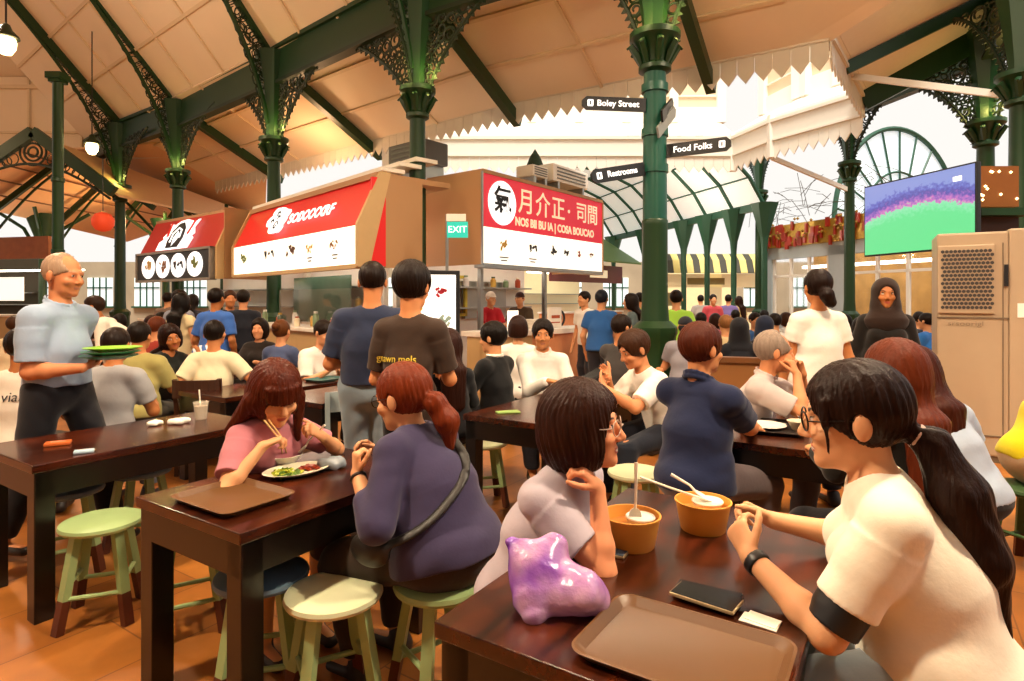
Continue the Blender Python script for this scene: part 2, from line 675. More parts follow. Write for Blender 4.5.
    if vox < .012:
        sp = [(reg((0, .095, -.0635), (.023, .02, .0095)), lipc), (brow, dk), (reg((.031, .090, .0062), (.0125, .012, .0056)), '#e2d8cf'),
              (reg((.031, .090, .006), (.0062, .012, .0060)), '#1c120e'), (reg((.031, .090, .0120), (.0150, .014, .0020)), '#2a1712')]
        if smile:
            sp.insert(1, (reg((0, .095, -.0635), (.018, .02, .004)), '#f0e6dc'))
    add_cols(me, V, skin, sp)
    me.materials.append(mat('skin', '#ffffff', .52, var=.06, nscale=30, bump=.06, bscale=300, vcol=True, sss=.05, spec=.3))
    root = link(nm, me, None, pos, yaw)
    tag(root, label, cat, group)
    J = dict(P=P, C=C, N=N, Hc=Hc, RH=RH, q=q, E=E, W=W, K=K, A=A, S=S, root=root, u2=u2, rx=rx, fw=fw, s=s, hs=hs,
             world=lambda p: np.array((pos.x + p[0] * c_ - p[1] * s_, pos.y + p[0] * s_ + p[1] * c_, pos.z + p[2])), loc=loc)

    def child(f, name, m, lbl=None):
        me, V = f.mesh(name)
        me.materials.append(m)
        o = link(name, me, root)
        if lbl:
            o['label'] = lbl
        return o

    # ---- top
    e = (.013 if vox < .012 else .016) + shirt.get('e', 0)
    f = Field(vox)
    ho = shirt['hem']
    torso(f, e, True, True, .05)
    f.cone(P - u1 * .16, P + u1 * .10 * s, .166 * s * gg + e + .016, .140 * s * gg + e + .002, .03, side=(1., 0, 0), rv=(.128 * s * gg + e + .016, .108 * s * gg + e + .004))
    for k in 'LR':
        sl = shirt['sleeve']
        r0, r1 = .052 * s * ar + e + .005, .046 * s * ar + e + .012
        if sl <= 0:
            pass
        elif sl <= 1:
            f.cone(S[k], S[k] + (E[k] - S[k]) * sl * .5, r0, (r0 + r1) / 2, .035)
            f.cone(S[k] + (E[k] - S[k]) * sl * .25, S[k] + (E[k] - S[k]) * sl, r0, r1, .02, cap=True)
        else:
            f.cone(S[k], E[k], r0, .045 * s * ar + e, .03)
            f.cone(E[k], E[k] + (W[k] - E[k]) * (sl - 1), .045 * s * ar + e, .032 * s + e, .02, cap=False)
    if ho < -.01:
        for k in 'LR':
            f.cone(Hp[k] - u1 * .02, Hp[k] + u1 * .07, .085 * s * gg + e + .008, .078 * s * gg + e, .03)
    f.cut(P + u1 * ho, -u1)
    nkr = .058 * s
    f.cone(N + nk * (.006 if shirt['collar'] else -.012), N + nk * .2, nkr, nkr + .03, .01, 's')
    if shirt.get('scoop'):
        f.ell(N + fw * .06, (.085, .07, shirt['scoop']), None, .01, 's')
    if shirt['collar']:
        c0 = N + nk * .012 - fw * .004
        ring = [c0 + rx * math.cos(a) * (nkr + .012) + fw * math.sin(a) * (nkr + .012) + nk * (.004 - .030 * math.sin(a)) for a in np.linspace(R(100), R(440), 15)]
        for a, b in zip(ring, ring[1:]):
            f.cone(a - nk * .014, b - nk * .014, .012, .012, .008)
            f.cone(a + nk * .010, b + nk * .010, .008, .008, .008)
    if shirt['fold']:
        f.post.append(sines(shirt['fold'], (24, 38, 55, 30, 70), len(label) + 3))
    top = child(f, shirt.get('name', 'shirt'), shirt.get('mat') or cloth(shirt['col']), shirt.get('label'))
    J['top'] = top
    # ---- trousers
    f = Field(vox)
    e2 = pants.get('e', .010 if vox < .012 else .014)
    f.cone(P - u1 * .02, P + u1 * .09 * s, .150 * s * gg + e2, .137 * s * gg + e2, .05, side=(1., 0, 0), rv=(.108 * s * gg + e2, .10 * s * gg + e2))
    if sit:
        f.ell(P + np.array((0, -.035, -.005)), np.array((.165, .135, .11)) * s * gg + e2, None, .05)
    for k in 'LR':
        f.cone(Hp[k], K[k], .085 * s * gg + e2, .060 * s * gg + e2, .04)
        if pants['to'] > .5:
            f.cone(K[k], K[k] + (A[k] - K[k]) * ((pants['to'] - .5) * 2), .060 * s * gg + e2, .048 * s + e2, .03, cap=True)
            f.cone(K[k], K[k] + (A[k] - K[k]) * ((pants['to'] - .5) * 1.8), .060 * s * gg + e2, .048 * s + e2, .03)
    f.cut(P + u1 * .10, u1)
    f.post.append(sines(.0028, (26, 40, 60), 5))
    child(f, pants.get('name', 'trousers'), pants.get('mat') or cloth(pants['col']), pants.get('label'))
    # ---- shoes
    if vox < .02:
        for k in 'LR':
            f = Field(max(vox, .009))
            a = A[k]
            f.cone(a + np.array((0, -.035, -.045)), a + np.array((0, .14 * s, -.055)), .040, .036, .02, side=(1., 0, 0), rv=(.036, .026))
            f.cone(a + np.array((0, -.03, -.05)), a + np.array((0, -.01, -.0)), .04, .042, .02)
            f.cut((0, 0, .004), (0, 0, -1))
            child(f, 'shoe', mat('leather_' + shoe, shoe, .5))
    # ---- hair
    st = hair['style']
    if st != 'bald':
        f = Field(max(vox * .9, .004))
        t = hair.get('t', 0)
        hd2 = lambda c, r, k=.02, mode='u': f.ell(q(*c), np.array(r) * hs, RH, k, mode)
        if st in ('bob', 'long'):
            hd2((0, -.022, -.018), (.100 + t, .104 + t, .128))
            hd2((0, -.015, .034), (.088 + t, .106 + t, .096 + t))
            f.cut(q(0, 0, hair.get('len', -.115)), RH @ np.array((0, .12, -1.)), .02)
            hd2((0, .118, -.055), (.068, .092, .125), .015, 's')
        elif st == 'hijab':
            hd2((0, -.02, .02), (.098, .115, .108))
            hd2((0, -.01, -.07), (.098, .105, .11), .04)
            f.cone(q(0, .0, -.12), N - u2 * .06 + fw * .03, .11, .17 * s, .05, side=rx, rv=(.10, .13))
            hd2((0, .138, -.020), (.068, .105, .104), .010, 's')
        else:
            hd2((0, -.015, .032), (.084 + t, .104 + t, .097 + t))
            if st == 'cap':
                f.cut(q(0, 0, .03), RH @ np.array((0, 0, -1.)), .003)
                f.cone(q(-.035, .09, .035), q(.035, .09, .035), .05 * hs, .05 * hs, .01, side=RH @ np.array((0, 1., 0)), rv=(.008, .008))
            else:
                f.cut(q(0, .030, hair.get('side', -.005)), RH @ (np.array((0, .44, -.9)) if not fem else np.array((0, .62, -.78))), .01)
                hd2((0, .118, -.050), ((.074, .082, .126) if not fem else (.068, .064, .124)) if not hair.get('fringe') else (.074, .082, .088), .012, 's')
                for sg in (-1, 1):
                    hd2((sg * .096, -.006, -.008), (.030, .022, .034), .008, 's')
                if hair.get('recede'):
                    hd2((0, .10, .10), (.07, .09, .07), .03, 's')
        if vox < .012 and st != 'cap' and st != 'hijab':
            fr, amp = 46, .0016

            def grooves(D, ax):
                near = np.abs(D) < .02
                I = np.argwhere(near)
                if len(I):
                    X = hl(np.stack([ax[i][I[:, i]] for i in range(3)], 1))
                    an = np.arctan2(X[:, 0], -X[:, 1] + .02)
                    D[near] += (amp * (np.sin(an * fr + 3 * np.sin(X[:, 2] * 30)) + .7 * np.sin(an * 19 + 2 + 14 * X[:, 2]))).astype(np.float32)
                return D
            f.post.append(grooves)
        if st in ('pony', 'long', 'bun'):
            if st == 'pony':
                chain = hair.get('tail') or [(0, -.11, .02), (0, -.15, .0), (0, -.165, -.08), (0, -.15, -.20)]
                chain = [q(*p) for p in chain]
                rad = hair.get('rad', (.020, .030, .034, .012))
            elif st == 'long':
                b = N - fw * .125
                ln = hair.get('fall', .30)
                chain = hair.get('tailw') or [q(0, -.05, -.03), q(0, -.07, -.10), b + np.array((0, 0, -.02)), b + np.array((0, -.02, -ln))]
                rad = (.085, .085, .10, .085)
            else:
                chain = [q(0, -.10, .05), q(0, -.135, .06)]
                rad = (.04, .038)
            for i in range(len(chain) - 1):
                if st == 'long':
                    f.cone(chain[i], chain[i + 1], rad[i], rad[i + 1], .03, side=rx, rv=(.055, .045 if i < 1 else .035))
                else:
                    f.cone(chain[i], chain[i + 1], rad[i], rad[i + 1], .02)
            if st == 'pony' and vox < .012:
                f2 = Field(.004)
                d = nrm(chain[1] - chain[0])
                f2.cone(chain[0] - d * .006 + d * .012, chain[0] + d * .02, rad[0] + .005, rad[0] + .005, .004, cap=True)
                child(f2, 'hair_tie', mat('hair_tie', hair.get('tie', '#2a2026'), .6), 'band holding the ponytail')
            for st_ in hair.get('strands', ()):
                for i in range(len(st_) - 1):
                    f.cone(np.array(st_[i][:3]), np.array(st_[i + 1][:3]), st_[i][3], st_[i + 1][3], .012)
        for (a, b, r0, r1) in hair.get('locks', ()):
            f.cone(q(*a), q(*b), r0, r1, .012)
        nm_ = {'cap': 'cap', 'hijab': 'headscarf'}.get(st, 'hair')
        child(f, nm_, cloth(hair['col']) if nm_ != 'hair' else hairmat(hair['col']))
        if st == 'cap':
            f = Field(max(vox, .005))
            f.ell(q(0, -.015, .0), np.array((.081, .100, .07)) * hs, RH)
            f.cut(q(0, .025, -.005), RH @ np.array((0, .44, -.9)), .01)
            f.ell(q(0, .118, -.05), np.array((.074, .075, .12)) * hs, RH, .01, 's')
            child(f, 'hair', hairmat('#1b1310'))
    if vox < .012 and hair.get('glasses'):
        mb = MB()
        for sg in (-1, 1):
            mb.tube([q(sg * .034 + .026 * math.cos(a), .106 - abs(sg * .034 + .026 * math.cos(a)) * .22, .002 + .021 * math.sin(a)) for a in np.linspace(0, 2 * math.pi, 21)[:-1]], .0016 * hair.get('gw', 1.0), 6, closed=True)
            mb.tube([q(sg * .059, .092, .006), q(sg * .079, .07, .008), q(sg * .083, -.005, .010), q(sg * .08, -.02, -.01)], .0017, 6)
        mb.tube([q(-.009, .108, .004), q(0, .111, .008), q(.009, .108, .004)], .0017, 6)
        o = mb.build('glasses', mat('frame_' + hair['glasses'], hair['glasses'], .3, .3), root, True)
    return J

def band(J, name, a, b, t, r, w, m, lbl=None):
    """a strap round a limb, at fraction t from a to b"""
    f = Field(.004)
    d = nrm(b - a)
    c = a + (b - a) * t
    f.cone(c - d * w / 2, c + d * w / 2, r, r, .003, cap=True)
    me, V = f.mesh(name)
    me.materials.append(m)
    o = link(name, me, J['root'])
    if lbl:
        o['label'] = lbl
    return o
# ------------------------------------------------------------------ the hall
D1 = Vector((.545, .839, 0))
D2 = Vector((-.839, .545, 0))
UP = Vector((0, 0, 1))
GREEN = mat('green_paint', '#123716', .42, var=.18, nscale=5, bump=.08, bscale=30)
TEAL = mat('teal_green_paint', '#0c5040', .38, var=.12, nscale=5)
DKGREEN = mat('dark_green_iron', '#10240d', .5, var=.25, nscale=12)
CREAM = mat('cream_panel', '#e9d3b6', .55, var=.05, nscale=1.3)
CREAMB = mat('cream_batten', '#dcc3a0', .55, var=.05)
WHITE = mat('white_paint', '#f4efe4', .55, var=.03, nscale=2)
BLACK = mat('black_metal', '#15161a', .4, var=.1)
STEEL = mat('steel', '#a9acab', .32, .9, var=.08)
GLASS = mat('clear_glass', '#ffffff', .04, trans=1.0, var=0)

# floor: large clay tiles laid along the tables
def tile_mat():
    m = bpy.data.materials.new('clay_tiles')
    m.use_nodes = True
    N, L = m.node_tree.nodes, m.node_tree.links
    b = N['Principled BSDF']
    tc = N.new('ShaderNodeTexCoord')
    mp = N.new('ShaderNodeMapping')
    mp.inputs['Rotation'].default_value = (0, 0, math.atan2(D1.y, D1.x))
    mp.vector_type = 'TEXTURE'
    L.new(tc.outputs['Object'], mp.inputs[0])
    br = N.new('ShaderNodeTexBrick')
    br.inputs['Color1'].default_value = lin('#b5732f') + (1,)
    br.inputs['Color2'].default_value = lin('#a06126') + (1,)
    br.inputs['Mortar'].default_value = lin('#7d4a24') + (1,)
    br.inputs['Scale'].default_value = 1
    br.inputs['Brick Width'].default_value = .9
    br.inputs['Row Height'].default_value = .45
    br.inputs['Mortar Size'].default_value = .004
    L.new(mp.outputs[0], br.inputs['Vector'])
    nz = N.new('ShaderNodeTexNoise')
    nz.inputs['Scale'].default_value = 3.5
    nz.inputs['Detail'].default_value = 8
    L.new(mp.outputs[0], nz.inputs['Vector'])
    rp = N.new('ShaderNodeValToRGB')
    rp.color_ramp.elements[0].position, rp.color_ramp.elements[0].color = .3, (.55, .5, .45, 1)
    rp.color_ramp.elements[1].position, rp.color_ramp.elements[1].color = .7, (1.1, 1.05, 1, 1)
    L.new(nz.outputs['Fac'], rp.inputs[0])
    mx = N.new('ShaderNodeMix')
    mx.data_type, mx.blend_type = 'RGBA', 'MULTIPLY'
    mx.inputs[0].default_value = .8
    L.new(br.outputs['Color'], mx.inputs[6])
    L.new(rp.outputs[0], mx.inputs[7])
    L.new(mx.outputs[2], b.inputs['Base Color'])
    b.inputs['Roughness'].default_value = .42
    return m

def struct(o, label=None):
    o['kind'] = 'structure'
    if label:
        o['label'] = label
    return o

struct(MB().box((0, 12, -.05), (64, 60, .1)).build('floor', tile_mat()))

# --- column positions
colpos = {2: Vector((-11.3, 17.3, 0)), 3: Vector((-8.52, 15.3, 0)), 4: Vector((-4.88, 12.3, 0)), 5: Vector((-1.48, 9.4, 0)), 6: Vector((1.78, 7.48, 0)),
          7: Vector((8.1, 14.4, 0)), 8: Vector((7.5, 18.2, 0)), 9: Vector((8.76, 11.1, 0)), 10: Vector((7.42, 8.75, 0))}
ZC, ZB = 4.7, 6.0        # capital, underside of girder

def scroll_fill(mb, inside, u0, u1, v0, v1, P, n, seed, rmin=.05, rmax=.14, tr=.012, t=5):
    """fill a flat region with touching iron rings and spirals; P(u,v) places a point"""
    r = random.Random(seed)
    done = []
    tries = 0
    while len(done) < n and tries < n * 40:
        tries += 1
        u, v = r.uniform(u0, u1), r.uniform(v0, v1)
        d = inside(u, v)
        rad = min([d] + [math.hypot(u - a, v - b) - q for a, b, q in done] + [rmax])
        if rad < rmin:
            continue
        done.append((u, v, rad))
        k = 12 if rad > .08 else 8
        mb.tube([P(u + rad * math.cos(2 * math.pi * i / k), v + rad * math.sin(2 * math.pi * i / k)) for i in range(k)], tr, 4, closed=True)
        if rad > .07:
            a0 = r.uniform(0, 6.28)
            mb.tube([P(u + rad * (.9 - .075 * i) * math.cos(a0 + i * .75), v + rad * (.9 - .075 * i) * math.sin(a0 + i * .75)) for i in range(9)], tr, 4)

def spandrel(parent, c, du, w, h, zt, seed, n=110):
    """lace bracket in the corner between column and girder: quarter arch with scalloped edge"""
    mb = MB()
    P = lambda u, v: c + du * u + UP * (zt - v)
    e = 1.45
    arc = lambda a: (w * (1 - math.cos(a) ** (2 / e)) if False else w * (1 - math.sin(a) ** (2 / e)), h * (1 - math.cos(a) ** (2 / e)))
    pts = [arc(a) for a in np.linspace(0, math.pi / 2, 22)]
    mb.tube([P(u, v) for u, v in pts], .028, 6)

    def inside(u, v):
        if u < .02 or v < .02:
            return -1
        best = 9
        for a, b in pts:
            dd = math.hypot(u - a, v - b)
            best = min(best, dd)
        f = ((max(0, 1 - u / w)) ** e + (max(0, 1 - v / h)) ** e)
        if f < 1:
            return -1
        return min(best, u + .03, v + .03)
    scroll_fill(mb, inside, 0, w, 0, h, P, n, seed, .035, .13, .017)
    for (a, b), (a2, b2) in zip(pts, pts[1:]):
        m = Vector(((a + a2) / 2, (b + b2) / 2))
        nn = Vector((w - m.x, h - m.y)).normalized() if False else Vector((b2 - b, -(a2 - a))).normalized()
        if nn.x * (w - m.x) + nn.y * (h - m.y) < 0:
            nn = -nn
        L = math.hypot(a2 - a, b2 - b)
        tt = Vector((a2 - a, b2 - b)) / max(L, 1e-6)
        q = [m - tt * L * .42, m + tt * L * .42, m + nn * .085]
        sd = du.cross(UP) * .02
        mb.prism([P(x.x, x.y) - sd / 2 for x in q], sd)
    return mb.build('lace_bracket', DKGREEN, parent)

def iron_column(i, label, r=.13, dirs=(), zt=ZB + .55, base=True, upper=GREEN, teal=False, name='iron_column', lights=True):
    p = colpos[i]
    root = empty(name, p, 0, label, 'column', 'cast-iron columns of the hall')
    Z = lambda prof: prof
    MB().lathe([(r * 2.0, 0), (r * 2.0, .25), (r * 1.75, .3), (r * 1.75, 1.05), (r * 1.9, 1.1), (r * 1.9, 1.18), (r * 1.3, 1.26)], n=8).build('pedestal', GREEN, root, True)
    MB().lathe([(r * 1.15, 1.22), (r * 1.02, 1.5), (r * .98, 3.2), (r * .9, ZC - .32), (r * .95, ZC - .3)], n=20).build('shaft', GREEN if not teal else TEAL, root, True)
    if teal:
        MB().lathe([(r * 1.2, 1.20), (r * 1.06, 1.5), (r * 1.04, 2.45), (r * 1.08, 2.5), (r * 1.0, 2.52)], n=20).build('lower_shaft', GREEN, root, True, )
    mb = MB()
    mb.lathe([(r * 1.0, ZC - .36), (r * 1.35, ZC - .33), (r * 1.35, ZC - .28), (r * 1.05, ZC - .24), (r * 1.25, ZC - .1), (r * 1.75, ZC + .02), (r * 2.1, ZC + .06), (r * 2.1, ZC + .13), (r * 1.3, ZC + .16)], n=16)
    for k in range(8):     # acanthus leaves curling out of the capital
        a = k * math.pi / 4
        d = Vector((math.cos(a), math.sin(a), 0))
        mb.tube([d * r * 1.1 + UP * (ZC - .26), d * r * 1.45 + UP * (ZC - .14), d * r * 2.0 + UP * (ZC - .02), d * r * 2.3 + UP * (ZC - .06)], [.03, .05, .045, .015], 5)
    mb.build('capital', GREEN, root, True)
    # flared upper shaft: eight-sided, widening to the girder
    MB().lathe([(r * 1.0, ZC + .12), (r * 1.05, ZC + .3), (r * 1.6, ZC + .9), (r * 2.5, zt - .15), (r * 2.7, zt)], n=8, rot=Matrix.Rotation(R(22.5), 3, 'Z')).build('flared_head', upper, root, True)
    for j, (du, w, h) in enumerate(dirs):
        spandrel(root, Vector((0, 0, 0)) + du * r * 1.1, du, w, h, ZB + .1, i * 10 + j)
    return root

LD = (colpos[5] - colpos[4]).normalized()       # along the row of columns, towards the right
LD6 = (colpos[6] - colpos[5]).normalized()
ND = Vector((.51, .86, 0)).normalized()          # from the row away to the courtyard
RB = (colpos[9] - colpos[7]).normalized()
labs = {2: 'slim green iron column beside the red paper lantern, lit at its capital', 3: 'green iron column rising behind the stall with the white cockerel sign',
        4: 'green iron column rising behind the large red slanted stall sign', 5: 'green iron column in front of the tan side of the stalls, scalloped lace brackets',
        6: 'thick green and teal iron column carrying the black direction signs', 7: 'green iron column just left of the football screen',
        8: 'green iron column left of the gold and red shop front, right of the striped awning', 9: 'green iron column behind the upper right corner of the football screen',
        10: 'green iron column cut by the right edge, above the beige air cooler'}
for i in (2, 3, 4):
    iron_column(i, labs[i], .14, [(LD, 2.0, 1.6), (-LD, 1.5, 1.6)])
iron_column(5, labs[5], .135, [(LD6, 1.5, 1.6), (-LD, 2.0, 1.6), (ND, .75, 1.3), (-ND, .75, 1.3)])
iron_column(6, labs[6], .15, [(LD6, .95, 1.5), (-LD6, .95, 1.5), (ND, .6, 1.3)], teal=True)
iron_column(7, labs[7], .12, [(RB, 1.2, 1.3), (-RB, .8, 1.2), (-ND, .6, 1.2)])
iron_column(8, labs[8], .12, [(RB, .8, 1.2), (-RB, .8, 1.2)])
iron_column(9, labs[9], .15, [(-RB, 1.7, 1.7), (RB, .9, 1.6), (Vector((-.97, .24, 0)).normalized(), 1.6, 1.7)])
iron_column(10, labs[10], .15, [(-RB, .9, 1.5)])

def girder(a, b, label, z0=ZB - .12, z1=ZB + .65):
    root = empty('iron_girder', (a + b) / 2 + UP * z0, 0, label, 'girder', 'green iron girders under the roof')
    a, b = a - (a + b) / 2, b - (a + b) / 2
    h = z1 - z0
    MB().bar(a + UP * h * .5, b + UP * h * .5, .10, h * .9).build('web', GREEN, root)
    MB().bar(a + UP * (h - .03), b + UP * (h - .03), .24, .08).build('top_flange', GREEN, root)
    MB().bar(a + UP * .04, b + UP * .04, .20, .07).build('bottom_flange', DKGREEN, root)
    mb = MB()
    n = int((b - a).length / .55)
    for k in range(n + 1):
        p = a.lerp(b, k / n)
        mb.box(p + UP * (h + .05), (.06, .06, .12))
    mb.build('lug', DKGREEN, root)
    return root

girder(colpos[2] - LD * 3.2, colpos[2], 'green iron girder at the far end, left of the lantern column')
girder(colpos[2], colpos[3], 'green iron girder between the two farthest lit columns')
girder(colpos[3], colpos[4], 'green iron girder over the white cockerel sign')
girder(colpos[4], colpos[5], 'green iron girder with scalloped lace arches over the red stall sign')
girder(colpos[5], colpos[6], 'green iron girder above the tan stall end, running to the sign column')
girder(colpos[6], colpos[6] + LD6 * 4, 'green iron girder passing overhead right of the sign column')
girder(colpos[7], colpos[9], 'green iron girder above the football screen, rising to the right')
girder(colpos[9], colpos[10], 'green iron girder at the upper right corner')

# --- roofs
def panel_roof(name, a, b, sl, length, battens=3, seams=(), m=CREAM, label=None):
    """sloped ceiling between points a,b (its lower or upper edge), going along sl"""
    sl = sl.normalized()
    n = (b - a).cross(sl).normalized()
    if n.z < 0:
        n = -n
    mb = MB()
    mb.prism([a, b, b + sl * length, a + sl * length], n * .08)
    o = struct(mb.build(name, m), label)
    mb = MB()
    L = (b - a).length
    ax = (b - a).normalized()
    for k in range(1, battens + 1):
        p = sl * (length * k / (battens + 1))
        mb.bar(a + p - n * .02, b + p - n * .02, .07, .05, n)
    for t in seams:
        mb.bar(a + ax * t - n * .02, a + ax * t + sl * length - n * .02, .05, .04, n)
    struct(mb.build('trim_batten', CREAMB))
    return n

up45 = (-ND + UP * 1.0).normalized()
A0 = colpos[2] - LD * 3.2 + UP * (ZB + .62)
A1 = colpos[6] + LD6 * 5 + UP * (ZB + .62)
Am = colpos[5] + UP * (ZB + .62)
L1 = (Am - A0).length
panel_roof('ceiling', A0, Am, up45, 9.0, 6, [3.2 + k * 1.55 for k in range(9)])
L2_ = (A1 - Am).length
panel_roof('ceiling', Am, A1, up45, 9.0, 6, [1.2, 2.4, 4.6, 5.8])

def lace_rib(p, d, rise, length, label, low=1.35, seed=1, z0=ZB + .6, arc=True, grp='curved roof ribs with iron lace', thick=.13):
    """straight roof rib on the slope, with a curved lace strip beneath it"""
    root = empty('roof_rib', p + UP * z0, 0, label, 'rib', grp)
    sl = (d + UP * rise).normalized()
    mb = MB()
    n = d.cross(UP)
    mb.bar(Vector((0, 0, -.06)), sl * length - UP * .06, thick, .22, UP)
    mb.build('rafter', GREEN, root)
    if arc:
        c0, c1 = Vector((0, 0, -1.5)) + d * .15, sl * 4.6 - UP * .25
        cp = Vector((0, 0, .55)) + d * .55
        cur = [c0 * (1 - t) ** 2 + cp * 2 * t * (1 - t) + c1 * t * t for t in np.linspace(0, 1, 20)]
        MB().tube(cur, .05, 6).build('curved_brace', GREEN, root)
        mb = MB()
        for k in range(1, 18):
            a = cur[k]
            # vertical gap up to the rafter
            u = a.dot(d)
            top = d * u + UP * (u * rise - .16)
            g = (top - a).length if top.z > a.z else 0
            if g < .10:
                continue
            c = (a + top) / 2
            nrg = max(1, round(g / .34))
            for q in range(nrg):
                cc = a.lerp(top, (q + .5) / nrg)
                rr = min(g / nrg / 2, .17)
                mb.tube([cc + (d * math.cos(2 * math.pi * j / 10) + UP * math.sin(2 * math.pi * j / 10)) * rr for j in range(10)], .014, 4, closed=True)
                mb.tube([cc + (d * math.cos(j * .8 + k) + UP * math.sin(j * .8 + k)) * rr * (.9 - .09 * j) for j in range(8)], .012, 4)
        mb.build('lace_panel', DKGREEN, root)
    return root

rl = {2: 'curved roof rib rising from the lantern column to the upper left', 3: 'curved roof rib rising from the column behind the cockerel stall',
      4: 'curved roof rib rising from the column behind the red sign', 5: 'curved roof rib rising overhead from the column by the tan stall end'}
for i in (2, 3, 4, 5):
    lace_rib(colpos[i], -ND, 1.0, 6.5, rl[i])
# lower roof towards the courtyard
EZ = 5.42
FZ = 5.05
dn = (ND * 2.9 + UP * (EZ - ZB - .6)).normalized()
dl = math.hypot(2.9, ZB + .6 - EZ)
B0, B1 = colpos[2] + UP * (ZB + .6), colpos[6] + LD6 * 3.4 + UP * (ZB + .6)
Bm = colpos[5] + UP * (ZB + .6)
panel_roof('ceiling', B0, Bm, dn, dl, 2, [2, 5, 8, 10.5], m=CREAM)
E1 = Vector((4.8, 9.06, EZ))
panel_roof('ceiling', Bm, colpos[6] + LD6 * 1.3 + UP * (ZB + .6), dn, dl, 2, [1.9], m=CREAM)
mb = MB()
q0 = colpos[6] + LD6 * 1.3 + UP * (ZB + .6)
mb.prism([q0, colpos[6] + LD6 * 7.0 + UP * (ZB + .9), E1, q0 + dn * dl], UP * .06)
struct(mb.build('ceiling', CREAM))
for p, l in ((colpos[4], 'straight rafter falling from the red sign column to the courtyard eave'), (colpos[5], 'straight rafter falling from the tan stall column to the courtyard eave'),
             (colpos[6], 'straight rafter falling from the sign column to the courtyard eave'), (colpos[3], 'straight rafter falling from the cockerel stall column to the courtyard eave')):
    lace_rib(p, ND, (EZ - ZB - .6) / 2.9, 3.4, l, arc=False, z0=ZB + .45, grp='straight rafters of the lower roof', thick=.16)

# valances
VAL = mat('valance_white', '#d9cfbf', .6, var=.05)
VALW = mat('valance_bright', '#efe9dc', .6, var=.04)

def valance(a, b, label, h=.36, w=.27, fascia=.0, m=VAL, out=None):
    d = (b - a)
    L = d.length
    d.normalize()
    root = empty('scalloped_valance', (a + b) / 2, 0, label, 'valance')
    o = (a + b) / 2
    n = max(2, round(L / w))
    s = L / n
    mb = MB()
    for k in range(n):
        p = a - o + d * (k * s)
        poly = [p, p + d * s * .97, p + d * s * .97 - UP * h * .6, p + d * s * .78 - UP * h * .76, p + d * s * .485 - UP * h, p + d * s * .19 - UP * h * .76, p - UP * h * .6]
        mb.prism(poly, d.cross(UP) * .025)
    mb.build('scallop_board', m, root)
    if fascia:
        MB().bar(a - o + UP * fascia / 2, b - o + UP * fascia / 2, .10, fascia).build('fascia', m, root)
        MB().bar(a - o + UP * (fascia + .03), b - o + UP * (fascia + .03), .2, .07).build('gutter', m, root)
        MB().bar(a - o + UP * .03, b - o + UP * .03, .14, .05).build('moulding', m, root)
    return root

EN = [colpos[2] + ND * 2.95 + UP * EZ, colpos[5] + ND * 2.95 + UP * EZ, E1, Vector((6.75, 11.6, EZ))]
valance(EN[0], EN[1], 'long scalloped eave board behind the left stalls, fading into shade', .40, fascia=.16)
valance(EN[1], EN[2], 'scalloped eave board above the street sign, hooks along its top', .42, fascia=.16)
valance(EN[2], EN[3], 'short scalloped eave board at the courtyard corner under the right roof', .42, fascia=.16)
mb = MB()
for k in range(13):
    p = EN[1].lerp(EN[2], (k + .5) / 13) + UP * .2
    o_ = MB().tube([p, p + UP * .1 - ND * .04, p + UP * .14 - ND * .1, p + UP * .08 - ND * .14], .014, 6).build('eave_hook', STEEL, None, True)
    tag(o_, 'small metal hook along the courtyard eave board', 'hook', 'hooks on the courtyard eave')
FE = [Vector((6.75, 11.6, FZ)), Vector((5.8, 13.4, FZ)), Vector((5.45, 14.8, FZ)), Vector((-3.2, 14.8, FZ))]
valance(FE[1], FE[0] + (FE[0] - FE[1]) * .02, 'white scalloped eave across the courtyard, above the column left of the screen', .40, .24, .42, VALW)
valance(FE[2], FE[1], 'short white scalloped eave at the bend behind the wayfinding sign', .40, .24, .42, VALW)
valance(FE[3], FE[2], 'white scalloped eave facing us across the courtyard, partly behind the column', .40, .24, .42, VALW)
for k, p in enumerate(FE[1:3]):
    struct(MB().box(p + UP * .12, (.16, .16, .95)).build('trim_post', WHITE))
# white upper storey over the far eave, with blind windows
BLIND = mat('cream_blind', '#e8d3b4', .7, var=.05, nscale=3)
CLW = mat('upper_wall_white', '#f8f4ea', .6, var=.02)
for a, b, nw in ((FE[3], FE[2], 7), (FE[2], FE[1], 1), (FE[1], FE[0].lerp(FE[1], .02), 2)):
    d = (b - a).normalized()
    n = d.cross(UP)
    if n.y < 0:
        n = -n
    mb = MB()
    back = n * .9
    mb.prism([a + UP * .52, b + UP * .52, b + back + UP * 1.05, a + back + UP * 1.05], UP * .06)
    mb.bar(a + back + UP * 1.25, b + back + UP * 1.25, .12, .5)
    mb.bar(a + back + UP * 3.0, b + back + UP * 3.0, .12, 1.2)
    L = (b - a).length
    for k in range(nw + 1):
        p = a + d * (L * k / nw) + back
        mb.box(p + UP * 1.9, (.22, .22, 1.6), Matrix((d, n, UP)).transposed())
    struct(mb.build('wall_clerestory', CLW))
    for k in range(nw):
        p = a + d * (L * (k + .5) / nw) + back
        rt = Matrix((d, n, UP)).transposed()
        o = MB().box(p + UP * 1.95 + n * .03, (L / nw - .2, .04, .95), rt).build('window', BLIND)
        struct(o)
        struct(MB().box(p + UP * 1.80 - n * .01, (L / nw - .2, .05, .03), rt).build('window', WHITE))
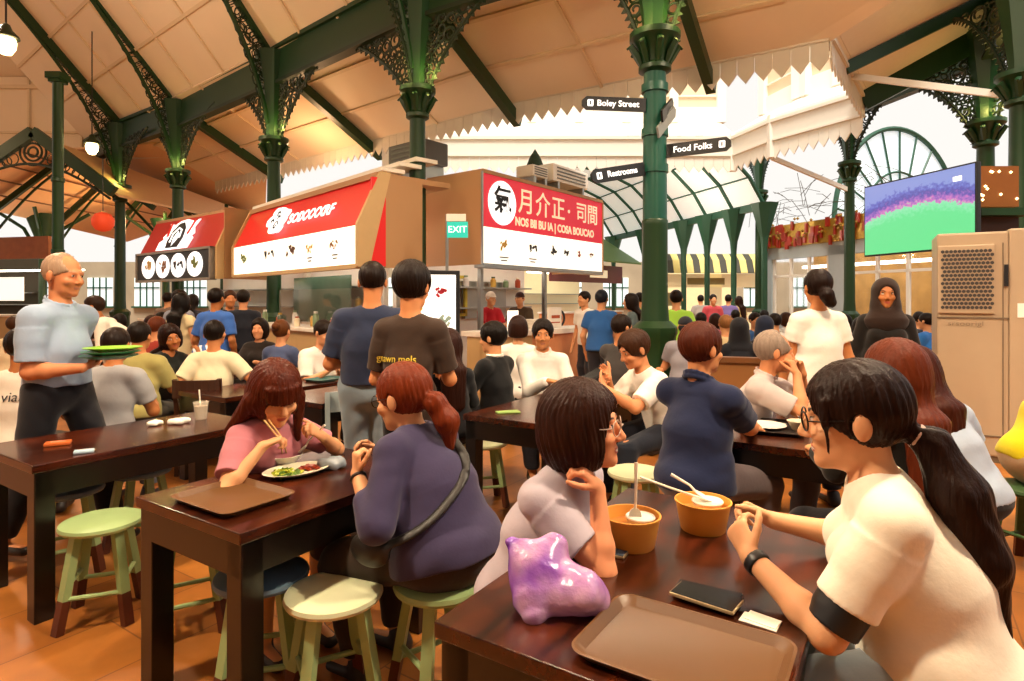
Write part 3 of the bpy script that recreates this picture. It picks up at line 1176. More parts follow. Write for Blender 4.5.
# right roof slope down to the corner eave
RP = [Vector((4.8, 9.06, EZ + .1)), Vector((6.75, 11.6, EZ + .1)), colpos[9] + UP * (ZB + .62), colpos[10] + UP * (ZB + .9)]
mb = MB()
mb.prism(RP, UP * .06)
struct(mb.build('ceiling', mat('white_panel', '#efe8da', .5, var=.04)))
mb = MB()
ra, rb_ = RP[0].lerp(RP[1], .42), RP[3].lerp(RP[2], .55)
o = MB().bar(RP[1] - UP * .15, RP[2] - UP * .2, .16, .42).build('iron_girder', GREEN)
tag(o, 'dark green girder sloping up to the column behind the football screen', 'girder')
o = MB().bar(ra - UP * .1, rb_ - UP * .1, .12, .2).build('roof_rib', GREEN)
tag(o, 'dark rafter crossing the white roof slope at the upper right', 'rib')
o = MB().bar(RP[0].lerp(RP[1], .6) - UP * .05, colpos[10] + UP * 4.48, .09, .1).build('tie_beam', WHITE)
tag(o, 'white tie bar running to the column at the right edge', 'tie bar')
o = MB().bar(FE[1] - UP * .35, colpos[7] + UP * 4.15, .06, .10).build('tie_beam', WHITE)
tag(o, 'white tie bar sloping to the column left of the screen', 'tie bar')
# ------------------------------------------------------------------ stalls
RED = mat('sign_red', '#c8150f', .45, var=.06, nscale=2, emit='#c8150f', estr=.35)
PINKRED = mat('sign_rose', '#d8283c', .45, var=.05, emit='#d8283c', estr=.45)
MENU = mat('lit_menu_white', '#fbf6ea', .5, var=.02, emit='#fff4e0', estr=1.0)
TAN = mat('tan_panel', '#b58a5e', .55, var=.06, nscale=2)
TANL = mat('pale_gold_trim', '#c9a774', .4, var=.06)
INK = mat('sign_ink', '#1d1d22', .6)
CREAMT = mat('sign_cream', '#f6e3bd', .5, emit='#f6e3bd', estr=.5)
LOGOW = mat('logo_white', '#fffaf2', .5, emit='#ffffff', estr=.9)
FOODS = [mat('food_' + c, '#' + c, .5) for c in ('8a5a2a', 'c9a04a', '5c3a1d', 'a8481f', '6d7a2c', '2a2420')]
COUNTER = mat('counter_white', '#efe6d8', .3)
PEACH = mat('counter_peach', '#d98f5f', .5)
KITCH = mat('kitchen_tile', '#e8e4d8', .3, var=.05)
GLOW = mat('kitchen_lamp', '#ffffff', .5, emit='#fff3dc', estr=6)

class Fr:
    """a wall frame: origin o (floor, left end), u along the wall, n towards the viewer"""
    def __init__(s, L, Rr):
        s.o = Vector((L[0], L[1], 0))
        d = Vector((Rr[0], Rr[1], 0)) - s.o
        s.L = d.length
        s.u = d.normalized()
        s.n = s.u.cross(UP)
        s.rot = Matrix((s.u, -s.n, UP)).transposed()

    def P(s, a, z, out=0.0):
        return s.u * a + s.n * out + UP * z

    def box(s, mb, a0, a1, z0, z1, o0, o1, bevel=0):
        return mb.box(s.P((a0 + a1) / 2, (z0 + z1) / 2, (o0 + o1) / 2), (a1 - a0, abs(o1 - o0), z1 - z0), s.rot, bevel)

def blob_food(fr, root, a, z, out, r, seed, lettering=True, plate=False, st=1.0):
    """a small printed dish on a menu board"""
    g = random.Random(seed)
    mb = MB()
    if plate:
        P = [fr.P(a + r * 1.25 * st * math.cos(t), z + r * 1.25 * math.sin(t), out) for t in np.linspace(0, 6.28, 25)[:-1]]
        MB().prism(P, fr.n * .006).build('printed_plate', LOGOW, root)
    for k in range(9):
        t, q = g.uniform(0, 6.28), r * g.uniform(.1, .75)
        c = (a + st * q * math.cos(t), z + q * .75 * math.sin(t))
        w = r * g.uniform(.18, .42)
        an = g.uniform(0, 3)
        P = [fr.P(c[0] + w * math.cos(x) * math.cos(an) - w * .5 * math.sin(x) * math.sin(an), c[1] + w * math.cos(x) * math.sin(an) + w * .5 * math.sin(x) * math.cos(an), out + .006 + k * .0004) for x in np.linspace(0, 6.28, 9)[:-1]]
        mb.prism(P, fr.n * .004)
    mb.build('printed_dish', FOODS[seed % len(FOODS)], root)
    if lettering:
        mb = MB()
        for j in range(2):
            mb.box(fr.P(a, z - r * 1.35 - j * .05, out + .006), (r * (1.6 - .5 * j), .004, .018), fr.rot)
        mb.build('menu_caption', INK, root)

def stall_shell(fr, root, zb, depth, wall=KITCH, counter=True, ch=1.08, front=PEACH, c0=0.0, c1=None, shelf=True, bw=0.0):
    c1 = fr.L if c1 is None else c1
    mb = MB()
    fr.box(mb, 0, fr.L - bw, 0, zb + 1.1, -depth - .1, -depth)
    mb.build('back_wall', wall, root)
    if counter:
        mb = MB()
        fr.box(mb, c0, c1, 0, ch - .06, -.55, -.02)
        mb.build('counter_front', front, root)
        mb = MB()
        fr.box(mb, c0 - .03, c1 + .03, ch - .06, ch, -.62, .05, .01)
        mb.build('counter_top', COUNTER, root)
    if shelf:
        for z in (1.35, 1.75):
            mb = MB()
            fr.box(mb, .2, fr.L - bw - .2, z, z + .03, -depth, -depth + .35)
            mb.build('shelf', STEEL, root)
    mb = MB()
    fr.box(mb, .3, fr.L - .3, zb + .25, zb + .30, -depth * .6 - .1, -depth * .6 + .1)
    mb.build('ceiling_lamp', GLOW, root)

# --- the big red stall
fa = Fr((-5.56, 12.0), (-2.14, 8.3))
ra = empty('food_stall', fa.o, 0, 'large food stall with slanted red sign and white lit menu strip', 'food stall', 'food stalls')
stall_shell(fa, ra, 2.0, 1.6, front=TANL, c1=fa.L - .1, bw=2.0)
m = MB()
m.prism([fa.P(0, 2.56, 0), fa.P(fa.L, 2.56, 0), fa.P(fa.L, 3.3, -.36), fa.P(0, 3.3, -.36)], -fa.n * .1)
m.build('red_sign_panel', RED, ra)
m = MB()
fa.box(m, 0, fa.L, 2.02, 2.56, -.08, .0)
m.build('menu_strip', MENU, ra)
m = MB()
for a in (-.06, fa.L):
    m.prism([fa.P(a, 1.98, .03), fa.P(a, 2.58, .03), fa.P(a, 3.34, -.33), fa.P(a, 3.34, -.5), fa.P(a, 1.98, -.16)], fa.u * .06)
m.bar(fa.P(0, 1.99, -.03), fa.P(fa.L, 1.99, -.03), .12, .06)
m.build('trim_frame', TANL, ra)
m = MB()
fa.box(m, fa.L + .0, fa.L + .05, 2.0, 3.25, -.42, -.20)
m.build('red_end_strip', RED, ra)
m = MB()
fa.box(m, fa.L, fa.L + .04, 1.98, 3.3, -1.05, -.42)
fa.box(m, 0, fa.L, 3.26, 3.34, -1.6, -.3)
m.build('tan_canopy', TAN, ra)
m = MB()
for k in range(3):
    fa.box(m, -.4, fa.L - .2, 3.42 + .12 * k, 3.48 + .12 * k, -.9 - .3 * k, -.5 - .3 * k)
m.build('roof_cornice', WHITE, ra)
text('sign_script', 'SOIXXXXRF', ra.location + fa.P(3.25, 2.90, -.12), fa.u, fa.n * -.44 + UP, .27, LOGOW, ra, bold=.006, sx=1.15)
m = MB()   # swirling white emblem
cx, cz = 1.9, 2.92
sn = (UP * .75 - fa.n * .36).normalized()
Q = lambda a, b: fa.P(cx, cz, -.14) + fa.u * a + sn * b
for (a, b, r_) in ((0, .16, .13), (-.16, .02, .12), (.14, .0, .12), (.02, -.12, .14), (-.1, .2, .10), (.2, .14, .08), (.16, -.17, .09)):
    m.prism([Q(1.5 * (a + r_ * math.cos(t)), b + r_ * math.sin(t)) for t in np.linspace(0, 6.28, 17)[:-1]], fa.n * .05)
m.build('emblem', LOGOW, ra)
m = MB()
for (a, b, r_, n_) in ((0, .15, .06, 7), (-.14, .0, .06, 6), (.1, -.10, .10, 9), (.1, .06, .05, 6)):
    m.tube([Q(a + r_ * (1 - .07 * k) * math.cos(k * .8), b + r_ * (1 - .07 * k) * math.sin(k * .8)) + fa.n * .055 for k in range(n_)], .014, 4)
m.build('emblem_lines', INK, ra)
for k, (a, s_) in enumerate(((.52, 4), (1.84, 5), (2.8, 2), (3.52, 1), (4.38, 0))):
    blob_food(fa, ra, a, 2.33, .001, .16 if k < 3 else .11, s_ + 6 * k, k > 2, False, 1.8)
for k, t in enumerate('LADSO'):
    pass
# display case glass, shelves and jars on its counter
m = MB()
fa.box(m, 1.6, fa.L - .3, 1.10, 1.7, -.3, -.28)
m.build('glass_screen', GLASS, ra)

# --- the cockerel stall
fb = Fr((-8.87, 14.3), (-5.98, 12.08))
rb = empty('food_stall', fb.o, 0, 'farther food stall with dark red slanted sign, white emblem and four round dishes', 'food stall', 'food stalls')
stall_shell(fb, rb, 1.95, 2.0, front=TANL)
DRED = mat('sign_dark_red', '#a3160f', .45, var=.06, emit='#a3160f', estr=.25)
m = MB()
m.prism([fb.P(0, 2.6, 0), fb.P(fb.L, 2.6, 0), fb.P(fb.L, 3.36, -.36), fb.P(0, 3.36, -.36)], -fb.n * .1)
m.build('red_sign_panel', DRED, rb)
m = MB()
fb.box(m, .0, fb.L - .1, 1.98, 2.56, -.06, .05)
m.build('menu_board', mat('menu_black', '#2a2826', .5), rb)
m = MB()
for a, b, z0, z1 in ((-.05, fb.L - .05, 1.93, 1.98), (-.05, fb.L - .05, 2.56, 2.61), (-.05, 0, 1.93, 2.61), (fb.L - .1, fb.L - .05, 1.93, 2.61)):
    fb.box(m, a, b, z0, z1, -.06, .08)
m.build('menu_frame', mat('menu_frame_grey', '#8d857a', .4), rb)
m = MB()
m.prism([fb.P(fb.L, 1.95, 0), fb.P(fb.L, 2.6, 0), fb.P(fb.L, 3.4, -.36), fb.P(fb.L, 3.4, -.5), fb.P(fb.L, 1.95, -.16)], fb.u * .07)
m.build('trim_frame', TANL, rb)
m = MB()
fb.box(m, fb.L + .06, fb.L + .09, 1.95, 3.4, -1.3, -.15)
fb.box(m, 0, fb.L, 3.36, 3.42, -1.6, -.36)
m.build('tan_canopy', TAN, rb)
for k in range(4):
    blob_food(fb, rb, .62 + k * .76, 2.27, .055, .21, k * 5 + 1, False, True, 1.35)
sn = (UP * .76 - fb.n * .36).normalized()
Q = lambda a, b, o=0.02: fb.P(1.75, 2.62, 0) + fb.u * a * 1.45 + sn * b + fb.n * o
pl = [(-.62, .02), (.58, .02), (.62, .30), (.52, .36), (.60, .42), (.48, .60), (.58, .82), (.38, .72), (.30, .80), (.1, .86), (-.12, .84), (-.3, .74), (-.55, .80), (-.42, .58), (-.58, .40), (-.5, .34), (-.64, .26)]
MB().prism([Q(a * .85, b * .9) for a, b in pl], fb.n * .04).build('emblem', LOGOW, rb)
m = MB()
m.prism([Q(a, b, .065) for a, b in ((-.2, .06), (.2, .06), (.24, .3), (.18, .55), (.05, .70), (-.1, .68), (-.22, .5), (-.25, .25))], fb.n * .01)
m.build('emblem_body', INK, rb)
m = MB()
m.tube([Q(a, b, .08) for a, b in ((-.12, .2), (-.14, .42), (-.02, .56), (.1, .5), (.14, .3))], .022, 5)
m.prism([Q(a, b, .08) for a, b in ((.0, .1), (.12, .34), (.0, .48), (-.06, .3))], fb.n * .01)
m.build('emblem_lines', LOGOW, rb)
for sgn in (-1, 1):
    MB().prism([Q(sgn * a, b, .065) for a, b in ((.30, .38), (.36, .36), (.42, .70), (.36, .72))], fb.n * .008).build('emblem_ray', RED, rb)

# --- the rose-red stall
fc = Fr((-.47, 9.4), (1.86, 12.4))
rc = empty('food_stall', fc.o, 0, 'food stall under the rose red sign with big characters and round white emblem', 'food stall', 'food stalls')
stall_shell(fc, rc, 2.1, 2.0, counter=False)
m = MB()
fc.box(m, 0, fc.L, 2.68, 3.52, -.05, .0)
m.build('sign_panel', PINKRED, rc)
m = MB()
fc.box(m, 0, fc.L, 2.10, 2.68, -.05, .0)
m.build('menu_strip', MENU, rc)
m = MB()
fc.box(m, -.02, 0, 2.08, 3.54, -1.25, .02)
fc.box(m, 0, fc.L, 3.52, 3.58, -1.25, .02)
fc.box(m, fc.L, fc.L + .03, 2.08, 3.54, -1.25, .02)
m.build('tan_canopy', TAN, rc)
m = MB()
fc.box(m, -.03, .0, 2.08, 3.54, .0, .03)
fc.box(m, 0, fc.L, 2.03, 2.10, -.16, .03)
m.build('steel_edge', STEEL, rc)
m = MB()
m.prism([fc.P(.50 + .36 * math.cos(t), 3.10 + .36 * math.sin(t), .003) for t in np.linspace(0, 6.28, 41)[:-1]], fc.n * .012)
m.build('emblem_disc', LOGOW, rc)
o_ = rc.location
text('emblem_glyph', '氣', o_ + fc.P(.50, 3.12, .02), fc.u, UP, .46, INK, rc, bold=.008)
for k, ch in enumerate('月介正'):
    text('sign_character', ch, o_ + fc.P(1.16 + k * .50, 3.18, .006), fc.u, UP, .46, CREAMT, rc, bold=.003)
text('sign_character', '·', o_ + fc.P(2.52, 3.18, .006), fc.u, UP, .4, CREAMT, rc, bold=.01)
for k, ch in enumerate('司間'):
    text('sign_character', ch, o_ + fc.P(2.98 + k * .42, 3.20, .006), fc.u, UP, .42, CREAMT, rc, bold=.003)
text('sign_line', 'NOS BII BU IA | COSA BOUCAO', o_ + fc.P(2.15, 2.84, .006), fc.u, UP, .20, CREAMT, rc, bold=.006, sx=.92)
for k, (a, s_) in enumerate(((.55, 7), (1.35, 11), (2.0, 5), (2.45, 17), (2.9, 3), (3.35, 12))):
    blob_food(fc, rc, a, 2.42, .001, .15 - .012 * k, s_, k < 2)
# kitchen behind and beneath the sign
m = MB()
fc.box(m, .35, .42, 0, 2.1, -.4, -.33)
fc.box(m, 2.2, 2.27, 0, 2.1, -.4, -.33)
m.build('post', STEEL, rc)
m = MB()
fc.box(m, .1, 1.0, 1.0, 2.05, -1.9, -1.5)
m.build('dark_oven', BLACK, rc)
m = MB()
fc.box(m, 1.7, 3.0, 1.15, 1.9, -2.0, -1.9)
m.build('steel_hood', STEEL, rc)
m = MB()
for (a0, a1, z0, z1) in ((1.2, 1.7, 1.2, 1.26), (1.2, 1.26, 1.2, 2.0), (1.64, 1.7, 1.2, 2.0), (1.2, 1.7, 1.94, 2.0)):
    fc.box(m, a0, a1, z0, z1, -1.9, -1.84)
m.build('yellow_frame', mat('yellow_frame', '#c9b43a', .5), rc)
fk = Fr((-.30, 8.55), (1.62, 10.62))
rk = empty('stall_counter', fk.o, 0, 'white topped peach fronted serving counter beneath the rose red sign', 'counter')
m = MB()
fk.box(m, .9, fk.L, 0, .98, -.5, 0)
m.build('peach_front', PEACH, rk)
m = MB()
fk.box(m, 0, .9, 0, .98, -.5, .0)
m.build('tan_front', TANL, rk)
m = MB()
fk.box(m, -.03, fk.L + .05, .98, 1.06, -.6, .06, .008)
fk.box(m, fk.L, fk.L + .05, 0, .98, -.55, .05)
m.build('white_top', COUNTER, rk)
# boards on the counter
for a, w, h_, l, mm in ((.55, .22, .3, 'small white card stand on the serving counter by the dark display', MENU), (1.5, .34, .34, 'printed sign board standing on the serving counter', COUNTER)):
    m = MB()
    fk.box(m, a, a + w, 1.06, 1.06 + h_, -.2, -.17)
    o = m.build('counter_sign', mm, None, loc=fk.o)
    tag(o, l, 'sign board')
    m = MB()
    fk.box(m, a + .05, a + w - .05, 1.14, 1.16, -.17, -.165)
    fk.box(m, a + .08, a + w - .05, 1.22, 1.27, -.17, -.165)
    m.build('print', FOODS[3], o)
r_ = empty('round_emblem', fk.o + fk.P(1.95, 1.06, -.3), 0, 'small round wheel emblem standing on the counter end', 'emblem')
m = MB()
m.tube([fk.u * .13 * math.cos(t) + UP * (.15 + .13 * math.sin(t)) for t in np.linspace(0, 6.28, 21)[:-1]], .02, 6, closed=True)
m.tube([fk.u * .05 * math.cos(t) + UP * (.15 + .05 * math.sin(t)) for t in np.linspace(0, 6.28, 13)[:-1]], .015, 6, closed=True)
m.build('rim', BLACK, r_)

# roof clutter over the stalls
def ac_unit(p, rz, w, d, h, label, m=WHITE):
    root = empty('air_conditioner', p, rz, label, 'air conditioner')
    MB().box((0, 0, h / 2), (w, d, h), bevel=.03).build('casing', m, root)
    mb = MB()
    for k in range(4):
        mb.box((0, -d / 2 - .005, h * (.2 + .2 * k)), (w * .8, .02, h * .07))
    mb.build('louvre', mat('louvre_grey', '#6f6f6c', .5), root)
    for sx in (-1, 1):
        MB().box((sx * w * .35, 0, -.12), (.06, d, .24)).build('foot', STEEL, root)

ac_unit(fc.o + fc.P(3.1, 3.82, -.55), R(52), 1.3, .5, .34, 'white air conditioning unit lying on the roof of the rose red stall')
ac_unit(fc.o + fc.P(2.1, 3.82, -.55), R(52), .5, .4, .22, 'small white box on the roof edge of the rose red stall')
ac_unit(at(418, 168, 11.2), R(-40), 1.0, .6, .42, 'grey duct housing behind the front column above the stalls', mat('duct_grey', '#5b5a58', .5))
o = MB().lathe([(0, 0), (.22, .05), (.26, .3), (.2, .6), (.1, .85), (0, 1.0)], n=10).build('clipped_conifer', mat('leaf_dark', '#24361a', .8, var=.4, nscale=20, bump=.8), None, True, fc.o + fc.P(2.75, 3.58, -.95))
tag(o, 'small dark conifer standing behind the roof of the rose red stall', 'tree')

# exit sign on its pole
pe = at(447, 300, 8.4)
re_ = empty('exit_sign', (pe.x, pe.y, 0), 0, 'small teal exit sign on a thin grey pole by the tan wall', 'exit sign')
MB().tube([(0, 0, 0), (0, 0, 2.72)], .022, 8).build('pole', STEEL, re_, True)
TEALS = mat('exit_teal', '#1fa08f', .4, emit='#25c9b0', estr=.7)
MB().box((.15, -.03, 2.50), (.29, .03, .22)).build('sign_plate', TEALS, re_)
MB().box((.13, -.02, 2.67), (.27, .05, .10)).build('sign_housing', WHITE, re_)
text('sign_lettering', 'EXIT', (pe.x + .15, pe.y - .048, 2.50), (1, 0, 0), UP, .13, LOGOW, re_)

# free-standing screen
pk = Vector((X_(431, 6.9), 6.9, 0))
rk_ = empty('advert_screen', pk, R(14), 'black framed upright advert screen showing noodles, behind the brown shirted man', 'screen')
MB().box((0, 0, 1.33), (.66, .08, 1.06), bevel=.01).build('frame', BLACK, rk_)
MB().box((0, 0, .4), (.5, .07, .8)).box((0, 0, .015), (.6, .4, .03)).build('stand', BLACK, rk_)
MB().box((0, -.041, 1.34), (.56, .006, .94)).build('display', mat('screen_glow', '#f3f1ee', .3, emit='#f4f2f0', estr=.9), rk_)
for k, (x, z, c) in enumerate(((.12, 1.62, 'a01f2a'), (-.14, 1.42, 'c9a04a'), (.05, 1.18, '2c7a3c'), (.16, 1.30, '8f9a86'))):
    m = MB()
    for j in range(10):
        a = rnd.uniform(0, 6.28)
        q = rnd.uniform(0, .07)
        m.box((x + q * math.cos(a), -.046, z + q * math.sin(a)), (.05, .004, .03), Matrix.Rotation(a, 3, 'Y'))
    m.build('picture', mat('ad_' + c, '#' + c, .5, emit='#' + c, estr=.5), rk_)

# --- signs on the column
sg = [(582, 645, 104, 'black sign pointing away on the column reading Boley Street', 'Boley Street', 'L', 97, 111), (668, 731, 146, 'black arrow sign on the column reading Food Folks', 'Food Folks', 'R', 0, 0),
      (592, 646, 173, 'black arrow sign on the column reading Restrooms', 'Restrooms', 'L', 0, 0)]
def finger(px0, px1, y0, y1, Y0, Y1, label, s, pointing):
    a, b = at(px0, y0, Y0), at(px1, y1, Y1)
    d = (b - a)
    d.z = 0
    L = d.length
    u = d.normalized()
    root = empty('direction_sign', a, 0, label, 'sign', 'direction signs on the green column')
    n = u.cross(UP)
    h = .165
    dz = (b.z - a.z)
    e = (u * L + UP * dz).normalized()
    w = n.cross(e) if n.cross(e).z > 0 else -n.cross(e)
    if pointing == 'R':
        poly = [(0, -h / 2), (L * .93, -h / 2), (L, -h * .2), (L, h * .2), (L * .93, h / 2), (0, h / 2)]
    else:
        poly = [(L, -h / 2), (L * .07, -h / 2), (0, -h * .2), (0, h * .2), (L * .07, h / 2), (L, h / 2)]
    MB().prism([e * x + w * y for x, y in poly], -n * .03).build('blade', BLACK, root)
    c = L * (.46 if pointing == 'R' else .60)
    text('lettering', s, a + e * (c - .03) + n * .004, e, w, .105, LOGOW, root, bold=.001)
    ic = MB()
    x0 = L * .87 if pointing == 'R' else L * .13
    ic.box(e * x0 + n * .006, (.07, .006, .08), Matrix((e, n, w)).transposed(), .01)
    ic.build('icon', LOGOW, root)
    ic = MB()
    ic.box(e * x0 + n * .010, (.016, .006, .05), Matrix((e, n, w)).transposed())
    ic.build('icon_mark', BLACK, root)

finger(582, 646, 102.5, 105, 7.35, 7.4, 'black arrow sign on the column reading Boley Street, topmost', 'Boley Street', 'L')
finger(666, 731, 151, 143, 7.40, 7.0, 'black arrow sign on the column reading Food Folks, pointing right', 'Food Folks', 'R')
finger(592, 646, 177, 168.5, 7.0, 7.40, 'black arrow sign on the column reading Restrooms, lowest', 'Restrooms', 'L')
for k, (y, l) in enumerate(((110, 'upper grey sign blade on the column seen nearly edge-on'), (122, 'lower grey sign blade on the column seen nearly edge-on'))):
    c = at(666 - 1 * k, y, 7.35)
    u = Vector((.30, .55 - .2 * k, .38)).normalized()
    w = Vector((-.15, -.4, .85))
    w = (w - u * w.dot(u)).normalized()
    o = MB().prism([u * -.28 - w * .07, u * .28 - w * .07, u * .33, u * .28 + w * .07, u * -.28 + w * .07], u.cross(w) * .025).build('direction_sign', mat('sign_grey', '#8b8f8f', .4) if k else BLACK, None, loc=c)
    tag(o, l, 'sign', 'direction signs on the green column')
for z in (4.15, 3.6, 3.15):
    o = MB().lathe([(.158, -.05), (.165, -.05), (.165, .05), (.158, .05)], n=20).build('sign_clamp', TEAL, None, True, (1.78, 7.48, z))
    tag(o, 'teal clamp ring round the sign column', 'clamp', 'clamp rings on the sign column')

# --- football screen
pa, pb = at(866, 187, 7.8), at(979, 157, 6.35)
u = pb - pa
u.z = 0
W_ = u.length
u.normalize()
n = u.cross(UP)
rt = Matrix((u, -n, UP)).transposed()
HT = .91
ctr = pa + u * W_ / 2 - UP * HT / 2
rs = empty('television', ctr, 0, 'large wall screen showing a bright green football pitch and crowd', 'television')
MB().box((0, 0, 0), (W_, .06, HT), rt, .008).build('casing', BLACK, rs)
def pitch_mat():
    m = bpy.data.materials.new('football_picture')
    m.use_nodes = True
    N, L = m.node_tree.nodes, m.node_tree.links
    b = N['Principled BSDF']
    tc = N.new('ShaderNodeTexCoord')
    sp = N.new('ShaderNodeSeparateXYZ')
    L.new(tc.outputs['Generated'], sp.inputs[0])
    # pitch edge: a gentle arc across the picture
    mth = N.new('ShaderNodeMath')
    mth.operation = 'MULTIPLY_ADD'
    sx = N.new('ShaderNodeMath')
    sx.operation = 'SUBTRACT'
    L.new(sp.outputs['X'], sx.inputs[0])
    sx.inputs[1].default_value = .55
    sq = N.new('ShaderNodeMath')
    sq.operation = 'POWER'
    L.new(sx.outputs[0], sq.inputs[0])
    sq.inputs[1].default_value = 2
    L.new(sq.outputs[0], mth.inputs[0])
    mth.inputs[1].default_value = .55
    L.new(sp.outputs['Z'], mth.inputs[2])
    nz = N.new('ShaderNodeTexNoise')
    nz.inputs['Scale'].default_value = 24
    L.new(tc.outputs['Generated'], nz.inputs['Vector'])
    ad = N.new('ShaderNodeMath')
    ad.operation = 'MULTIPLY_ADD'
    L.new(nz.outputs['Fac'], ad.inputs[0])
    ad.inputs[1].default_value = .26
    L.new(mth.outputs[0], ad.inputs[2])
    rp = N.new('ShaderNodeValToRGB')
    cr = rp.color_ramp
    cr.elements[0].position, cr.elements[0].color = .0, lin('#5fe08c') + (1,)
    cr.elements[1].position, cr.elements[1].color = 1.0, lin('#8a9ad8') + (1,)
    for p, c in ((.62, '#66e292'), (.745, '#8fe8b4'), (.765, '#d77ac0'), (.82, '#a06cc0'), (.88, '#5652a8'), (.96, '#6a74c8')):
        e = cr.elements.new(p)
        e.color = lin(c) + (1,)
    L.new(ad.outputs[0], rp.inputs[0])
    L.new(rp.outputs[0], b.inputs['Emission Color'])
    b.inputs['Base Color'].default_value = (.02, .02, .02, 1)
    b.inputs['Emission Strength'].default_value = 1.0
    b.inputs['Roughness'].default_value = .3
    return m
MB().box(n * .033, (W_ - .04, .006, HT - .04), rt).build('picture', pitch_mat(), rs)
MB().box(n * .037 + u * W_ * .36 + UP * HT * .34, (.1, .004, .05), rt).build('score_badge', LOGOW, rs)
MB().bar(-n * .03, -n * .6 + UP * .1, .08, .08).build('wall_bracket', BLACK, rs)
# orange lit shelf box behind the screen on the right
p = at(1000, 190, 6.6)
r_ = empty('shrine_box', p, 0, 'dark orange glowing alcove box between the screen and the edge column', 'alcove')
MB().box((0, .2, .05), (.5, .3, .45)).build('alcove', mat('orange_glow', '#7a4414', .5, emit='#d07a20', estr=.12), r_)
MB().box((0, .15, -.25), (.56, .5, .08)).build('ledge', GREEN, r_)
MB().box((0, .2, -.29 - (p.z - .29) / 2), (.5, .3, p.z - .29)).build('cupboard', mat('dark_wood', '#3a1c0e', .4, var=.2), r_)
m = MB()
for k in range(14):
    m.lathe([(0, -.018), (.016, 0), (0, .018)], (rnd.uniform(-.24, .24), .04, rnd.uniform(-.15, .26)), 8)
m.build('fairy_light', mat('fairy_light', '#ffffff', .5, emit='#ffd890', estr=4), r_)

# --- beige air cooler
pc = gz(937, 457, 0)
Yc = pc.y
xl, xr = X_(937, Yc), X_(1009, Yc)
zt = EYE + 66 / F * Yc
ca = R(-31)
tx = (1009 - CX) / F
wc = (tx * Yc - xl) / (math.cos(ca) - tx * math.sin(ca))
rcool = empty('air_cooler', (xl + wc / 2 * math.cos(ca), Yc + wc / 2 * math.sin(ca), 0), ca, 'tall beige upright air cooler with a round mesh grille', 'air cooler')
BEI = mat('beige_plastic', '#b39a7c', .45, var=.04)
BEID = mat('dark_beige', '#6f5d49', .6)  # darker beige for the plinth and panel seams
dpt = .62
MB().box((0, dpt / 2, zt / 2 + .03), (wc, dpt, zt - .06), bevel=.02).build('cabinet', BEI, rcool)
MB().box((0, dpt / 2, .03), (wc - .04, dpt - .04, .06)).build('plinth', BEID, rcool)
gh = zt * .30
m = MB()
m.box((-.05, -.012, zt - .12 - gh / 2), (wc * .80, .03, gh), bevel=.01)
m.build('grille_frame', BEI, rcool)
m = MB()
nn_ = 12
for i in range(nn_):
    for j in range(15):
        x = -.05 + (i - (nn_ - 1) / 2 + (.5 if j % 2 else 0)) * wc * .72 / nn_
        z = zt - .12 - gh / 2 + (j - 7) * gh * .88 / 15
        k = .0165
        m.prism([(x + k * math.cos(t), -.028, z + k * math.sin(t)) for t in np.linspace(R(30), R(390), 7)[:-1]], (0, -.004, 0))
m.build('grille_hole', mat('grille_dark', '#3b3433', .5), rcool)
m = MB()
m.box((0, -.003, zt - .16 - gh), (wc, .012, .012)).box((wc * .42, -.004, zt * .5), (.008, .012, zt * .9)).box((0, -.003, .25), (wc, .01, .012))
m.build('panel_seam', BEID, rcool)
m = MB()
m.box((wc * .46, -.012, zt - .12 - gh * .45), (.03, .02, .2)).box((-wc * .47, -.012, zt - .12 - gh * .5), (.02, .02, .16))
m.build('handle', BLACK, rcool)
m = MB()
m.box((wc / 2 + .31, dpt / 2, zt / 2 + .05), (.62, dpt, zt - .06), bevel=.02)
m.build('side_cabinet', BEI, rcool)
MB().box((wc / 2 + .12, -.004, zt * .66), (.12, .006, .13)).build('paper_label', WHITE, rcool)
M_ = rcool.matrix_basis
text('maker_lettering', 'srsoorigl', M_ @ Vector((-.05, -.006, zt * .60)), (math.cos(ca), math.sin(ca), 0), UP, .06, mat('beige_lettering', '#8d7860', .6), rcool, sx=1.3, ext=.001)

# --- shop front on the right with the gold and red board
fs = Fr((7.75, 18.9), (9.95, 13.2))
rsf = empty('shop_front', fs.o, 0, 'pale blue shop front with white windows under a gold and red garland board', 'shop front')
PBL = mat('pale_blue_wall', '#b7c4c9', .6, var=.05)
m = MB()
fs.box(m, 0, fs.L, 0, 1.0, -.2, 0)
fs.box(m, 0, fs.L, 2.75, 3.2, -.2, 0)
for a in (0, 2.6, fs.L - .3):
    fs.box(m, a, a + .55, 0, 3.0, -.2, 0)
m.build('wall', PBL, rsf)
m = MB()
fs.box(m, 0, fs.L, 3.1, 3.75, -.06, .06)
m.build('garland_board', mat('garland_gold', '#a8842e', .35, .5, var=.5, nscale=14), rsf)
m = MB()
for k in range(90):
    a = rnd.uniform(.1, fs.L - .1)
    z = rnd.uniform(3.15, 3.72)
    fs.box(m, a, a + rnd.uniform(.05, .12), z - .14, z + .12, .06, .12)
m.build('red_ornament', mat('garland_red', '#a52a16', .35, var=.2), rsf)['kind'] = 'stuff'
m = MB()
for k in range(70):
    a = rnd.uniform(.1, fs.L - .1)
    m.lathe([(0, -.05), (.05, 0), (0, .05)], fs.P(a, rnd.uniform(3.15, 3.9), .11), 6)
m.build('gold_bauble', mat('bauble_gold', '#d8b45a', .2, .8), rsf)['kind'] = 'stuff'
